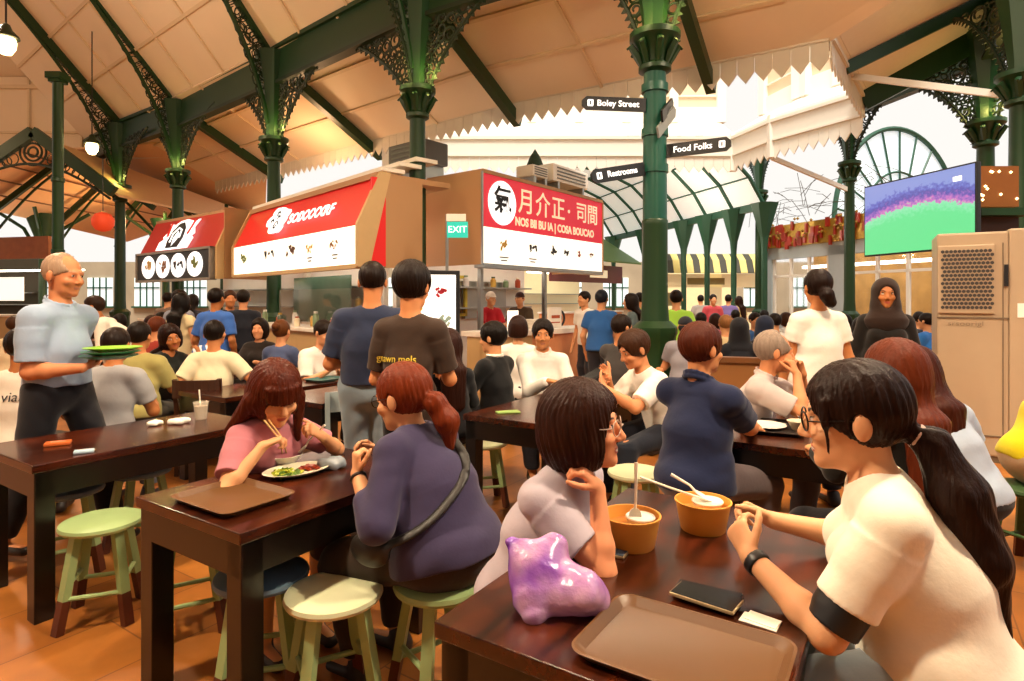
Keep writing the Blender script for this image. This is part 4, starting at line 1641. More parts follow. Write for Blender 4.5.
for a0, a1 in ((.6, 2.55), (3.2, 5.6)):
    m = MB()
    nb = 3
    for k in range(nb + 1):
        x = a0 + (a1 - a0) * k / nb
        fs.box(m, x - .04, x + .04, 1.0, 2.75, -.12, -.04)
    fs.box(m, a0, a1, 2.2, 2.27, -.12, -.04)
    fs.box(m, a0, a1, 1.0, 1.07, -.12, -.02)
    m.build('window_frame', WHITE, rsf)
    m = MB()
    fs.box(m, a0, a1, 1.0, 2.75, -.10, -.085)
    m.build('window_glass', GLASS, rsf)
m = MB()
fs.box(m, .3, fs.L, 0, 3.0, -2.1, -2.0)
m.build('shop_interior', mat('shop_warm', '#b98d4e', .7, var=.5, nscale=3), rsf)
m = MB()
fs.box(m, .6, fs.L - .4, 2.5, 2.58, -1.4, -1.2)
m.build('shop_lamp', GLOW, rsf)
# globe lamp and twig garland above it
mb = MB()
for k in range(60):
    a = rnd.uniform(.2, 5.0)
    p = fs.P(a, rnd.uniform(3.8, 4.7), rnd.uniform(.25, .5))
    d = Vector((rnd.gauss(0, 1), rnd.gauss(0, 1), rnd.gauss(0, .5))).normalized() * .5
    mb.tube([p - d, p + UP * .06, p + d], .008, 4)
o = mb.build('twig_garland', mat('twig', '#4a3a24', .8), None, loc=fs.o)
tag(o, 'tangle of bare twig garland above the gold and red board', 'garland')

# --- fan window and glazed canopy beyond the courtyard
MUN = mat('muntin_green', '#24543f', .5, var=.1)
SKYG = mat('milky_glass', '#dfeef2', .3, emit='#e6f4fa', estr=.55)
fw_ = Fr((10.2, 18.6), (15.2, 20.6))
rfw = empty('fan_window', fw_.o, 0, 'great half-round fan window with dark glazing bars behind the football screen', 'window')
cxw, zc0, rr = 2.65, 3.9, 3.2
m = MB()
for r_, w in ((rr, .13), (rr * .56, .06), (rr * .2, .06)):
    m.tube([fw_.P(cxw + r_ * .92 * math.cos(t), zc0 + r_ * math.sin(t), 0) for t in np.linspace(0, math.pi, 33)], w * .6, 6)
for k in range(11):
    t = math.pi * (k + .5) / 11
    m.tube([fw_.P(cxw + rr * .2 * math.cos(t) * .92, zc0 + rr * .2 * math.sin(t), 0), fw_.P(cxw + rr * .92 * math.cos(t), zc0 + rr * math.sin(t), 0)], .035, 5)
m.bar(fw_.P(cxw - rr, zc0, 0), fw_.P(cxw + rr, zc0, 0), .12, .14)
m.build('glazing_bars', MUN, rfw)
m = MB()
m.prism([fw_.P(cxw + rr * .92 * math.cos(t), zc0 + rr * math.sin(t), -.05) for t in np.linspace(0, math.pi, 33)], -fw_.n * .02)
m.build('glass_pane', SKYG, rfw)
fcn = Fr((4.4, 26.0), (7.15, 17.0))
rcn = empty('glazed_canopy', fcn.o, 0, 'curved white glazed canopy with dark green ribs beyond the courtyard', 'canopy')
prof = [(0, 4.25), (.5, 5.0), (1.3, 5.7), (2.4, 6.15), (3.6, 6.3)]
m = MB()
for (o0, z0), (o1, z1) in zip(prof, prof[1:]):
    m.prism([fcn.P(0, z0, o0), fcn.P(fcn.L, z0, o0), fcn.P(fcn.L, z1, o1), fcn.P(0, z1, o1)], UP * .03)
m.build('glass_roof', mat('canopy_glass', '#eef1ee', .4, emit='#f2f4f0', estr=.35), rcn)
nr = 7
for k in range(nr + 1):
    a = fcn.L * k / nr
    MB().tube([fcn.P(a, z - .04, o) for o, z in prof], .06, 6).build('rib', MUN, rcn)
    if k % 2 == 0 or k > 4:
        MB().lathe([(.09, 0), (.09, 3.0), (.12, 3.3), (.35, 4.1), (.4, 4.25)], fcn.P(a, 0, 0), 8).build('post', MUN, rcn)
m = MB()
m.bar(fcn.P(0, 4.2, 0), fcn.P(fcn.L, 4.2, 0), .14, .22)
for o, z in prof[1:4]:
    m.bar(fcn.P(0, z - .03, o), fcn.P(fcn.L, z - .03, o), .04, .04)
m.build('purlin', MUN, rcn)

# --- stalls with the striped awning, far side
fz = Fr((5.4, 22.6), (9.3, 22.6))
rz_ = empty('food_stall', fz.o, 0, 'distant cream stall under a yellow and black striped awning', 'food stall', 'food stalls')
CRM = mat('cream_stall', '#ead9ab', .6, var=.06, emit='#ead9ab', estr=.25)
m = MB()
fz.box(m, 0, fz.L, 0, 1.05, -.4, 0)
fz.box(m, 0, fz.L, 2.0, 2.5, -.3, 0)
fz.box(m, 0, fz.L, 0, 3.2, -2.3, -2.2)
fz.box(m, 2.0, 2.5, 0, 2.5, -.4, 0)
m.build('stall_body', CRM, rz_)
ns = 16
for j, (mm, nm_) in enumerate(((mat('awning_yellow', '#e3cf7d', .6), 'yellow_stripe'), (mat('awning_black', '#3d3a2c', .6), 'dark_stripe'))):
    m = MB()
    for k in range(j, ns, 2):
        a0, a1 = fz.L * k / ns, fz.L * (k + 1) / ns
        pr = [(-.3, 3.25), (.25, 3.2), (.6, 2.95), (.8, 2.5)]
        for (o0, z0), (o1, z1) in zip(pr, pr[1:]):
            m.prism([fz.P(a0, z0, o0), fz.P(a1, z0, o0), fz.P(a1, z1, o1), fz.P(a0, z1, o1)], UP * .03)
    m.build(nm_, mm, rz_)
m = MB()
fz.box(m, 1.2, 2.6, 2.1, 2.35, 0, .03)
fz.box(m, .2, 1.0, 1.3, 1.8, -.02, .02)
m.build('menu_panel', mat('olive_panel', '#9a9468', .6), rz_)
fy = Fr((1.4, 21.5), (4.6, 25.0))
ry = empty('food_stall', fy.o, 0, 'distant open stall between the rose red sign and the green sign column', 'food stall', 'food stalls')
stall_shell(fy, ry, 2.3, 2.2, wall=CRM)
m = MB()
fy.box(m, 0, fy.L, 2.2, 2.9, -.1, 0)
m.build('name_board', mat('maroon_board', '#6a3030', .5), ry)
m = MB()
fy.box(m, 2.4, 3.6, 2.4, 2.7, 0, .02)
m.build('board_panel', CREAMT, ry)
MB().prism([fy.P(0, 2.95, .9), fy.P(fy.L, 2.95, .9), fy.P(fy.L, 4.3, -1.3), fy.P(0, 4.3, -1.3)], UP * .06).build('green_roof', mat('roof_green', '#5d7a3c', .6, var=.1), ry)

# --- far left stall with lit menus
fl = Fr((-21.5, 19.5), (-13.6, 17.6))
rl_ = empty('food_stall', fl.o, 0, 'dim stall at the far left edge with lit white menu panels and wooden board', 'food stall', 'food stalls')
stall_shell(fl, rl_, 2.2, 2.2, wall=mat('stall_dark', '#3c3426', .7), front=TANL, bw=3.0)
m = MB()
fl.box(m, 0, fl.L, 2.75, 3.4, -.1, 0)
m.build('wooden_board', mat('board_wood', '#9a5a2c', .6, var=.3, nscale=6), rl_)
for a0, a1, z0, z1 in ((3.6, 5.4, 2.28, 2.70), (1.2, 3.2, 2.28, 2.7)):
    m = MB()
    fl.box(m, a0, a1, z0, z1, -.05, 0)
    m.build('yellow_menu', mat('menu_yellow', '#f3e9a0', .5, emit='#f6eda6', estr=1.2), rl_)
for a0 in (1.0, 2.6, 4.3, 5.8):
    m = MB()
    fl.box(m, a0, a0 + 1.35, 1.5, 2.2, -.05, 0)
    m.build('white_menu', MENU, rl_)

# --- left hall: gable, far roof, upper wall
Yg = 16.2
def GP(px, py, dy=0):
    return at(px, py, Yg) + Vector((0, dy, 0))
rg = empty('gable_truss', (0, Yg, 0), 0, 'green gable with round iron tracery at its peak, upper left', 'gable')
O = Vector((0, Yg, 0))
ap, fr_, fl_ = GP(33, 132) - O, GP(114, 192) - O, GP(-60, 195) - O
m = MB()
m.bar(ap, fr_, .14, .30, UP)
m.bar(ap, fl_, .14, .30, UP)
m.build('rafter', GREEN, rg)
m = MB()
c = GP(33, 152) - O
for r_ in (.36, .24, .13):
    m.tube([c + Vector((r_ * math.cos(t), 0, r_ * math.sin(t))) for t in np.linspace(0, 6.28, 25)[:-1]], .03, 6, closed=True)
arcp = [fl_.lerp(fr_, t) + UP * (1.05 * math.sin(math.pi * t) - .25) for t in np.linspace(.02, .98, 30)]
m.tube(arcp, .035, 6)
for k in range(2, 28):
    a = arcp[k]
    top = ap.z - abs(a.x - ap.x) * (ap.z - fr_.z) / (fr_.x - ap.x) - .15
    g = top - a.z
    if g > .12 and (Vector((a.x, 0, (a.z + top) / 2)) - c).length > .42:
        cc = Vector((a.x, 0, (a.z + top) / 2))
        rr_ = min(g / 2, .16)
        m.tube([cc + Vector((rr_ * math.cos(t), 0, rr_ * math.sin(t))) for t in np.linspace(0, 6.28, 13)[:-1]], .016, 4, closed=True)
m.build('tracery', DKGREEN, rg)
# low far roofs on the left
LB = [Vector((-34, Yg + .3, 5.9)), Vector((-12.8, Yg + .3, 6.05)), Vector((-7.5, Yg + 3.0, 4.6)), Vector((-6.0, 30, 4.6)), Vector((-34, 30, 4.2))]
pk_ = mat('peach_panel', '#e8bd8e', .6, var=.06)
m = MB()
m.prism([ap + O + Vector((0, .2, -.1)), fr_ + O + Vector((0, .2, -.1)), fr_ + O + Vector((2.0, 11, -.2)), ap + O + Vector((0, 11, -.4))], UP * .06)
m.prism([ap + O + Vector((0, .2, -.1)), fl_ + O + Vector((0, .2, -.1)), fl_ + O + Vector((-2, 11, -.2)), ap + O + Vector((0, 11, -.4))], UP * .06)
m.prism([(-15, 19, 6.2), (-6.9, 17, 6.2), (-13.6, 33, 5.2), (-22, 33, 5.2)], UP * .06)
struct(m.build('ceiling', pk_))
for k in range(5):
    y = 1.4 + k * 2.1
    for e in (fr_, fl_):
        o = MB()
        o.bar(ap + O + Vector((0, y, -.22)), e + O + Vector((.18 * y, y, -.22)), .10, .16)
        a, b = ap + O + Vector((0, y, -.5)), e + O + Vector((.18 * y, y, -.9))
        o.tube([a.lerp(b, t) - UP * .5 * math.sin(math.pi * t) * -.4 for t in np.linspace(0, 1, 9)], .04, 5)
        o = o.build('roof_rib', GREEN)
        tag(o, 'green rib under the peach roof of the left hall', 'rib', 'ribs of the left hall roof')
m = MB()
for t in (.2, .4, .6, .8):
    for e in (fr_, fl_):
        p = ap.lerp(e, t) + O
        m.bar(p + Vector((0, .3, -.14)), p + Vector((2 * t, 11, -.3)), .04, .04)
struct(m.build('trim_batten', mat('dark_seam', '#6a4a34', .6)))
for k, (x, y) in enumerate(((-12.4, 21.5), (-9.6, 20.0), (-15.8, 20.2))):
    r_ = empty('iron_column', (x, y, 0), 0, ('slim far column under the left gable, behind the walking man', 'slim far column between the lantern column and the cockerel stall', 'slim far column at the far left stall')[k], 'column', 'cast-iron columns of the hall')
    MB().lathe([(.2, 0), (.2, .8), (.13, .95), (.11, 3.0), (.16, 3.05), (.13, 3.12), (.15, 3.4), (.5, 4.4)], n=12).build('shaft', GREEN, r_, True)
    m = MB()
    for q in range(4):
        a = q * math.pi / 2 + .5
        d = Vector((math.cos(a), math.sin(a), 0))
        m.tube([d * .12 + UP * 3.1, d * .5 + UP * 3.9, d * 1.3 + UP * 4.5], .06, 6)
    m.build('bracket', GREEN, r_)
m = MB()
m.box((-17, 19.4, 7.4), (16, .2, 2.6))
struct(m.build('wall_left_upper', CREAM))
m = MB()
for k in range(8):
    m.box((-24 + k * 1.7, 19.25, 7.5), (.05, .06, 2.4))
m.box((-17, 19.25, 8.35), (16, .14, .12)).box((-17, 19.25, 6.9), (16, .08, .06))
struct(m.build('trim_moulding', CREAMB))
m = MB()
m.prism([(-26, 19.4, 8.7), (-8.5, 19.4, 8.7), (-7.5, 13.0, 10.4), (-26, 11.0, 11.5)], UP * .06)
struct(m.build('ceiling', CREAM))
m = MB()
for k in range(6):
    x = -23 + 2.8 * k
    m.bar(Vector((x, 19.3, 8.62)), Vector((x + .2, 12.5, 10.5)), .07, .06)
m.bar(Vector((-26, 16.5, 9.3)), Vector((-8, 16.5, 9.3)), .06, .06)
struct(m.build('trim_batten', CREAMB))
# slender post near the left
pp = Vector((X_(58, 13.4), 13.4, 0))
r_ = empty('iron_post', pp, 0, 'slender round green post standing free at the left, small square capital', 'post')
MB().lathe([(.14, 0), (.14, .5), (.115, .6), (.105, 6.4), (.12, 6.42)], n=16).build('shaft', GREEN, r_, True)
MB().box((0, 0, 6.5), (.34, .34, .14)).box((0, 0, 6.4), (.26, .26, .08)).build('capital', GREEN, r_)
for z in (4.2, 2.6):
    MB().lathe([(.106, -.06), (.13, -.04), (.13, .04), (.106, .06)], (0, 0, z), 16).build('ring', GREEN, r_, True)

# --- lamps and lantern
LAMPG = mat('lamp_globe', '#fff3d8', .4, emit='#ffdf9a', estr=9)
def pendant(p, label, drop=1.2, s=1.0):
    root = empty('pendant_lamp', p, 0, label, 'lamp', 'pendant lamps')
    MB().lathe([(.02, .34), (.05, .32), (.08, .24), (.16, .16), (.17, .12), (.14, .12)], n=20).build('lamp_shade', DKGREEN, root, True)
    MB().lathe([(0, -.14), (.07, -.12), (.12, -.03), (.13, .06), (.11, .13), (0, .14)], n=20).build('globe', LAMPG, root, 'all')
    MB().tube([(0, 0, .34), (0, 0, .34 + drop)], .014, 6).build('rod', BLACK, root)
pendant(at(6, 46, 9.0), 'glowing pendant lamp hanging at the top left corner', 2.6)
pendant(at(92, 149, 14.0), 'glowing pendant lamp hanging before the cream upper wall', 2.4)
r_ = empty('paper_lantern', at(103, 222, 15.0), 0, 'round red paper lantern beside the column on the left', 'lantern')
MB().lathe([(.05, -.24), (.16, -.2), (.24, -.08), (.25, .06), (.18, .19), (.06, .24)], n=20).build('lantern_body', mat('lantern_red', '#d2421f', .6, emit='#d2421f', estr=.5), r_, True)
MB().tube([(0, 0, .24), (0, 0, 1.6)], .012, 5).build('cord', BLACK, r_)
MB().lathe([(.06, .22), (.07, .22), (.07, .27), (.06, .27)], n=12).build('cap', TANL, r_)
for k, (px, py, Y) in enumerate(((237, 95, 15), (491, 203, 13.5), (355, 46, 13))):
    r_ = empty('ceiling_spot', at(px, py, Y), 0, ('small round spot lamp under the roof by the girder arch', 'small glowing lamp above the red stall roofs', 'small round spot lamp beside the lace arch by the stall columns')[k], 'lamp', 'small spot lamps')
    MB().lathe([(0, -.06), (.06, -.03), (.06, .05), (0, .07)], n=12).build('bulb', LAMPG, r_, 'all')
    MB().tube([(0, 0, .06), (0, 0, .6)], .02, 5).build('stem', DKGREEN, r_)

# --- back walls
BW = mat('far_wall', '#a89c84', .7, var=.3, nscale=.8)
struct(MB().box((0, 36, 1.9), (70, .2, 3.8)).build('wall_back', BW))
m = MB()
for k in range(24):
    m.box((-33 + k * 2.8, 35.86, 2.0), (1.5, .06, 1.7))
struct(m.build('window', SKYG))
m = MB()
for k in range(24):
    for j in (-.38, 0, .38):
        m.box((-33 + k * 2.8 + j, 35.8, 2.0), (.07, .05, 1.7))
    m.box((-33 + k * 2.8, 35.8, 2.25), (1.5, .05, .08))
    m.box((-33 + k * 2.8, 35.78, 1.1), (1.7, .2, .1))
struct(m.build('trim_mullion', MUN))
struct(MB().box((-32, 14, 2.5), (.2, 46, 5)).build('wall_left', BW))
struct(MB().box((32, 14, 2.5), (.2, 46, 5)).build('wall_right', BW))
# low wooden partition behind the right tables
pw = at(735, 358, 5.6)
r_ = empty('partition', (0, 0, 0), 0, 'low brown wooden partition behind the grey haired man', 'partition')
fp = Fr((pw.x - .3, 5.75), (3.1, 5.35))
r_.location = fp.o
m = MB()
fp.box(m, 0, fp.L, 0, .93, -.06, 0)
m.build('panel', mat('partition_wood', '#8a5a2c', .5, var=.15, nscale=4, stretch=(1, 1, .2)), r_)
m = MB()
fp.box(m, -.02, fp.L + .02, .93, .98, -.09, .03)
m.build('rail', mat('rail_wood', '#6b421f', .4), r_)

# --- roof behind the viewer, and an added wall that blocks outside light
c1_, c2_ = A0 + up45 * 9.0, A1 + up45 * 9.0
m = MB()
m.prism([c1_ - LD * 8, c2_ + LD * 8, c2_ + LD * 8 - ND * 16 - UP * 5, c1_ - LD * 8 - ND * 16 - UP * 5], UP * .1)
struct(m.build('ceiling', CREAM))
struct(MB().box((0, -12, 5), (64, .2, 10)).build('wall_daylight_block', BW))

# goods on the stall counters and shelves
JAR = [mat('jar_' + c, '#' + c, .3, var=.1) for c in ('e8dcc0', 'c9a04a', '7a8f6a', 'b04a2a', '4a5a4a', 'd8d4cc')]
def jar(p, h, r, mi, label, group):
    o = MB().lathe([(0, 0), (r * .9, 0), (r, h * .08), (r, h * .7), (r * .6, h * .82), (r * .62, h * .86)], n=14).build('jar', JAR[mi], None, True, p)
    tag(o, label, 'jar', group)
    MB().lathe([(r * .66, h * .86), (r * .66, h), (0, h)], n=14).build('lid', JAR[(mi + 3) % 6], o, True)
for k in range(12):
    jar(fa.o + fa.P(.5 + k * .36, 1.081, -.16 - .12 * (k % 2)), .16 + .05 * (k % 3), .05, k % 6, 'small jar on the counter under the large red slanted sign', 'jars on the red stall counter')
for k in range(7):
    jar(fa.o + fa.P(.5 + k * .32, 1.381, -1.44), .2, .06, (k * 2 + 1) % 6, 'jar on the back shelf under the large red slanted sign', 'jars on the red stall shelf')
for k in range(8):
    jar(fc.o + fc.P(.35 + k * .42, 1.781, -1.80), .18 + .04 * (k % 2), .06, (k + 2) % 6, 'container on the kitchen shelf under the rose red sign', 'containers on the rose red stall shelf')
for k in range(3):
    o = MB().lathe([(0, 0), (.06, 0), (.1, .06), (.1, .07), (.06, .05), (.1, .10), (.1, .11), (.06, .09), (.1, .14), (.1, .15), (.05, .13), (0, .13)], n=18).build('bowl_stack', COUNTER, None, True, fk.o + fk.P(.95 + k * .26, 1.061, -.32))
    tag(o, 'stack of white bowls on the peach fronted serving counter', 'bowls', 'bowl stacks on the serving counter')
m = MB()
fa.box(m, .1, 2.6, 1.08, 1.98, -1.2, -1.18)
m.build('green_glass', mat('green_glass', '#5d7a68', .1, trans=.3), ra)
# ------------------------------------------------------------------ tables and stools
def wood_top():
    m = bpy.data.materials.new('worn_table_wood')
    m.use_nodes = True
    N, L = m.node_tree.nodes, m.node_tree.links
    b = N['Principled BSDF']
    tc = N.new('ShaderNodeTexCoord')
    mp = N.new('ShaderNodeMapping')
    mp.inputs['Scale'].default_value = (1.2, 9, 9)
    L.new(tc.outputs['Object'], mp.inputs[0])
    n1 = N.new('ShaderNodeTexNoise')
    n1.inputs['Scale'].default_value = 3
    n1.inputs['Detail'].default_value = 6
    L.new(mp.outputs[0], n1.inputs['Vector'])
    n2 = N.new('ShaderNodeTexNoise')
    n2.inputs['Scale'].default_value = 2.2
    n2.inputs['Detail'].default_value = 5
    L.new(tc.outputs['Object'], n2.inputs['Vector'])
    r1 = N.new('ShaderNodeValToRGB')
    r1.color_ramp.elements[0].position, r1.color_ramp.elements[0].color = .3, lin('#210c06') + (1,)
    r1.color_ramp.elements[1].position, r1.color_ramp.elements[1].color = .75, lin('#602a12') + (1,)
    L.new(n1.outputs['Fac'], r1.inputs[0])
    r2 = N.new('ShaderNodeValToRGB')
    r2.color_ramp.elements[0].position, r2.color_ramp.elements[0].color = .42, (.5, .45, .42, 1)
    r2.color_ramp.elements[1].position, r2.color_ramp.elements[1].color = .62, (1.15, 1, .95, 1)
    L.new(n2.outputs['Fac'], r2.inputs[0])
    mx = N.new('ShaderNodeMix')
    mx.data_type, mx.blend_type = 'RGBA', 'MULTIPLY'
    mx.inputs[0].default_value = .9
    L.new(r1.outputs[0], mx.inputs[6])
    L.new(r2.outputs[0], mx.inputs[7])
    L.new(mx.outputs[2], b.inputs['Base Color'])
    rr = N.new('ShaderNodeMapRange')
    rr.inputs[3].default_value, rr.inputs[4].default_value = .12, .34
    L.new(n2.outputs['Fac'], rr.inputs[0])
    L.new(rr.outputs[0], b.inputs['Roughness'])
    return m

TOPW = wood_top()
DARKW = mat('dark_table_wood', '#0c0503', .3, var=.35, nscale=6, stretch=(1, 1, .2))
AZ = math.atan2(D1.y, D1.x)
M2 = Matrix.Rotation(AZ, 3, 'Z')

def table(px, py, L, W, label, sgn=1, leg=.085):
    """near corner at a pixel of the table-top plane; L runs away along D1, W along +-D2"""
    p = gz(px, py, .75) if py is not None else Vector(px)
    root = empty('dining_table', (p.x, p.y, 0), AZ, label, 'table', 'dark wooden dining tables')
    y0, y1 = (0, W) if sgn > 0 else (-W, 0)
    MB().box((L / 2, (y0 + y1) / 2, .73), (L, W, .04), bevel=.004).build('tabletop', TOPW, root)
    ins = .012
    m = MB()
    for yy in (y0 + ins + .015, y1 - ins - .015):
        m.box((L / 2, yy, .65), (L - .04, .03, .12))
    for xx in (ins + .015, L - ins - .015):
        m.box((xx, (y0 + y1) / 2, .65), (.03, W - .05, .12))
    m.build('apron', DARKW, root)
    for xx in (ins + leg / 2, L - ins - leg / 2):
        for yy in (y0 + ins + leg / 2, y1 - ins - leg / 2):
            MB().box((xx, yy, .355), (leg, leg, .71), bevel=.004).build('leg', DARKW, root)
    return root

t1 = table(32, 466, 1.2, .70, 'dark wooden table cut by the left edge, tissue packs and an iced drink on it')
t2 = table(240, 534, .98, .69, 'dark wooden table with a brown tray, where the pink shirted girl eats')
t3 = table(434, 621, 1.22, .76, 'closest dark wooden table, carrying the purple bag and two orange paper bowls', -1)
t4 = table(463, 414, 1.3, .70, 'dark table with a green packet, before the man in white dress shirt', -1)
t5 = table(721, 440, 1.36, .72, 'dark table holding the black tray with a white plate, beside the navy polo man', -1)
t6 = table(135, 386, 1.2, .70, 'dark table behind the walking man, next to the girl in black')
t7 = table(225, 398, 1.15, .70, 'dark table in front of the man in the cream T-shirt')
t8 = table(322, 404, 1.0, .66, 'dark table half hidden behind the navy shirted standing man')

STG = mat('stool_green', '#93ab74', .45, var=.10, nscale=9, bump=.05)
STC = mat('stool_seat_cream', '#cdd0aa', .4, var=.07, nscale=6)
STB = mat('stool_blue', '#61798a', .45, var=.1, nscale=9)
STD = mat('stool_dark_green', '#3d5a34', .5, var=.15)
RUB = mat('stool_dip_brown', '#54240f', .5, var=.15)

def make_stool(seat_m, leg_m):
    root = empty('round_stool')
    MB().lathe([(0, .428), (.150, .428), (.170, .436), (.176, .448), (.172, .462), (.150, .469), (0, .471)], n=36).build('seat', seat_m, root, True)
    for k in range(4):
        a = R(45 + 90 * k)
        d = Vector((math.cos(a), math.sin(a), 0))
        top, bot = d * .115 + UP * .43, d * .195
        mid = bot.lerp(top, .34)
        sd = UP.cross(d)
        lg = MB().bar(mid, top, .042, .034, d).build('leg', leg_m, root)
        lo = MB().bar(bot, mid, .043, .035, d).build('foot', RUB, lg)
        lo['label'] = 'brown dipped foot'
    for k in range(4):
        a, b = R(45 + 90 * k), R(135 + 90 * k)
        z = .20 if k % 2 else .15
        r_ = .195 - (.195 - .115) * z / .43
        MB().tube([Vector((r_ * math.cos(a), r_ * math.sin(a), z)), Vector((r_ * math.cos(b), r_ * math.sin(b), z))], .011, 8).build('stretcher', leg_m, root, True)
    return root

protos = {'g': make_stool(STG, STG), 'c': make_stool(STC, STG), 'b': make_stool(STB, STG), 'd': make_stool(STD, STD)}
used = set()

def stool(kind, px, py, label, rz=0, xy=None):
    p = gz(px, py, .455) if xy is None else Vector((xy[0], xy[1], 0))
    r_ = protos[kind] if kind not in used else clone(protos[kind])
    used.add(kind)
    r_.location = (p.x, p.y, 0)
    r_.rotation_euler = (0, 0, R(rz))
    tag(r_, label, 'stool', 'round dipped-leg stools')
    return p

stool('g', 102, 521, 'pale green round stool standing alone in the aisle beside the edge table', 20)
stool('b', 68, 489, 'grey blue round stool tucked under the edge table, behind the aisle stool', 40)
stool('b', 140, 470, 'grey blue round stool at the far end of the edge table', 10)
stool('c', 334, 592, 'cream topped stool with green legs, empty, between the two closest tables', 28)
stool('b', 262, 574, 'blue topped stool pushed under the table with the brown tray and oval plate', 15)
stool('g', 190, 528, 'green stool behind the leg of the table with the oval plate', 30)
PURP = stool('g', 440, 581, 'green stool that the woman in the purple blouse sits on', 35)
stool('c', 636, 472, 'cream stool empty at the far end of the closest table, beyond the orange bowls', 5)
stool('c', 484, 442, 'small cream stool under the table with the green packet', 15)
stool('d', 1030, 488, 'dark green stool at the right edge, under the person in yellow', 20)

# ------------------------------------------------------------------ things on the tables
def onT(px, py, z=.75):
    return gz(px, py, z)

TRAYB = mat('tray_brown', '#5c3a17', .42, var=.08, nscale=5)
TRAYK = mat('tray_black', '#221a18', .4)

def tray(c, L, W, m, label, rz=AZ, h=.022):
    """rounded tray with a raised lip"""
    bm = MB()
    def ring(L, W, r, z):
        out = []
        for (sx, sy, a0) in ((1, 1, 0), (-1, 1, 90), (-1, -1, 180), (1, -1, 270)):
            for k in range(6):
                a = R(a0 + 90 * k / 5)
                out.append(Vector((sx * (L / 2 - r) + r * math.cos(a), sy * (W / 2 - r) + r * math.sin(a), z)))
        return out
    rs = [ring(L - .05, W - .05, .03, 0), ring(L - .004, W - .004, .042, h), ring(L, W, .045, h), ring(L, W, .045, h - .004), ring(L - .04, W - .04, .03, .0), ]
    rings = [ring(L - .045, W - .045, .03, 0.0), ring(L, W, .045, h), ring(L - .012, W - .012, .042, h + .001), ring(L - .052, W - .052, .028, .006)]
    vs = [[bm.bm.verts.new(p) for p in r_] for r_ in rings]
    n = len(vs[0])
    bm.bm.faces.new(list(reversed(vs[0])))
    for A, B in zip(vs, vs[1:]):
        for k in range(n):
            bm.bm.faces.new((A[k], A[(k + 1) % n], B[(k + 1) % n], B[k]))
    bm.bm.faces.new(vs[-1])
    o = bm.build('serving_tray', m, None, True, (c[0], c[1], c[2] if len(c) > 2 else .7505), rz)
    return tag(o, label, 'tray')

tray((-1.075, 2.315), .31, .39, TRAYB, 'plain empty brown tray on the table of the pink shirted girl')
tray((.372, 1.300), .31, .42, TRAYB, 'large empty brown tray on the closest table, beside the two phones')
pt = onT(774, 429)
tray((pt.x, pt.y), .44, .32, TRAYK, 'black tray with plate and bowl beside the navy polo man', AZ + R(8))

def lathe_thing(name, prof, m, p, label, cat, n=32, sx=1, sy=1, rz=0, group=None):
    root = MB().lathe(prof, n=n, sx=sx, sy=sy).build(name, m, None, True, p, rz)
    return tag(root, label, cat, group)

CER = mat('ceramic_white', '#efe9dc', .25, var=.03)
KRAFT = mat('kraft_orange', '#dc983a', .5, var=.06)
SOUP = mat('soup_orange', '#b9722e', .3, var=.25, nscale=30)

def paper_bowl(p, label):
    root = empty('paper_bowl', p, 0, label, 'bowl', 'orange paper bowls')
    MB().lathe([(0, 0), (.070, 0), (.073, .004), (.089, .092), (.093, .094), (.093, .098), (.087, .098), (.085, .09), (.074, .055), (0, .055)], n=40).build('bowl_wall', KRAFT, root, True)
    MB().lathe([(0, .060), (.076, .060), (.076, .064), (0, .066)], n=32).build('soup', SOUP, root, True)
    return root

b1 = gz(631, 545, .75)
b2 = gz(703, 529, .75)
pb1 = paper_bowl(b1, 'orange paper bowl with an upright white spoon, in front of the grey shirted girl')
pb2 = paper_bowl(b2, 'orange paper bowl reached by the woman in the cream T-shirt, spoon lying across')
PLAS = mat('white_plastic', '#f0ead8', .35, var=.02)
def spoon(p, d, label, L=.17, up=UP, m=PLAS, name='spoon'):
    d = Vector(d).normalized()
    u = (Vector(up) - d * d.dot(Vector(up))).normalized()
    s_ = d.cross(u)
    mb = MB()
    rt = Matrix((d, s_, u)).transposed()
    mb.lathe([(0, -.004), (.6, -.003), (1, .0), (1, .002), (.7, -.001), (0, -.002)], (0, 0, 0), 18)
    for v in mb.bm.verts:
        v.co = rt @ Vector((v.co.x * .030, v.co.y * .021, v.co.z * 1.6))
    mb.tube([d * .026, d * .05 + u * .008, d * L + u * .004], [.005, .004, .006], 6)
    o = mb.build(name, m, None, True, p)
    return tag(o, label, 'cutlery')
def lid(p, label, r=.045):
    o = MB().lathe([(0, 0), (r * .9, 0), (r, .010), (r * 1.04, .012), (r * 1.0, .016), (r * .9, .012), (0, .010)], n=30).build('sauce_dish', CER, None, True, p)
    return tag(o, label, 'dish')
lid(b1 + Vector((.028, -.005, .078)), 'small white dish sitting inside the bowl of the grey shirted girl')
lid(b2 + Vector((.015, .0, .082)), 'small white dish sitting in the bowl by the woman in the cream T-shirt', .05)
spoon(b1 + Vector((.012, .0, .088)), (.03, .05, 1), 'white spoon standing upright in the orange bowl', .17, (0, -1, 0))
spoon(b2 + Vector((.0, .01, .108)), (-.9, .3, .55), 'white spoon with its short handle up, resting on the second orange bowl', .12)
o = MB().tube([b2 + Vector((.02, -.03, .102)), b2 + Vector((-.09, .03, .125)), b2 + Vector((-.19, .10, .145))], [.004, .004, .004], 6).build('chopsticks', PLAS, None, True)
tag(o, 'pale chopsticks lying across the second orange bowl', 'chopsticks')

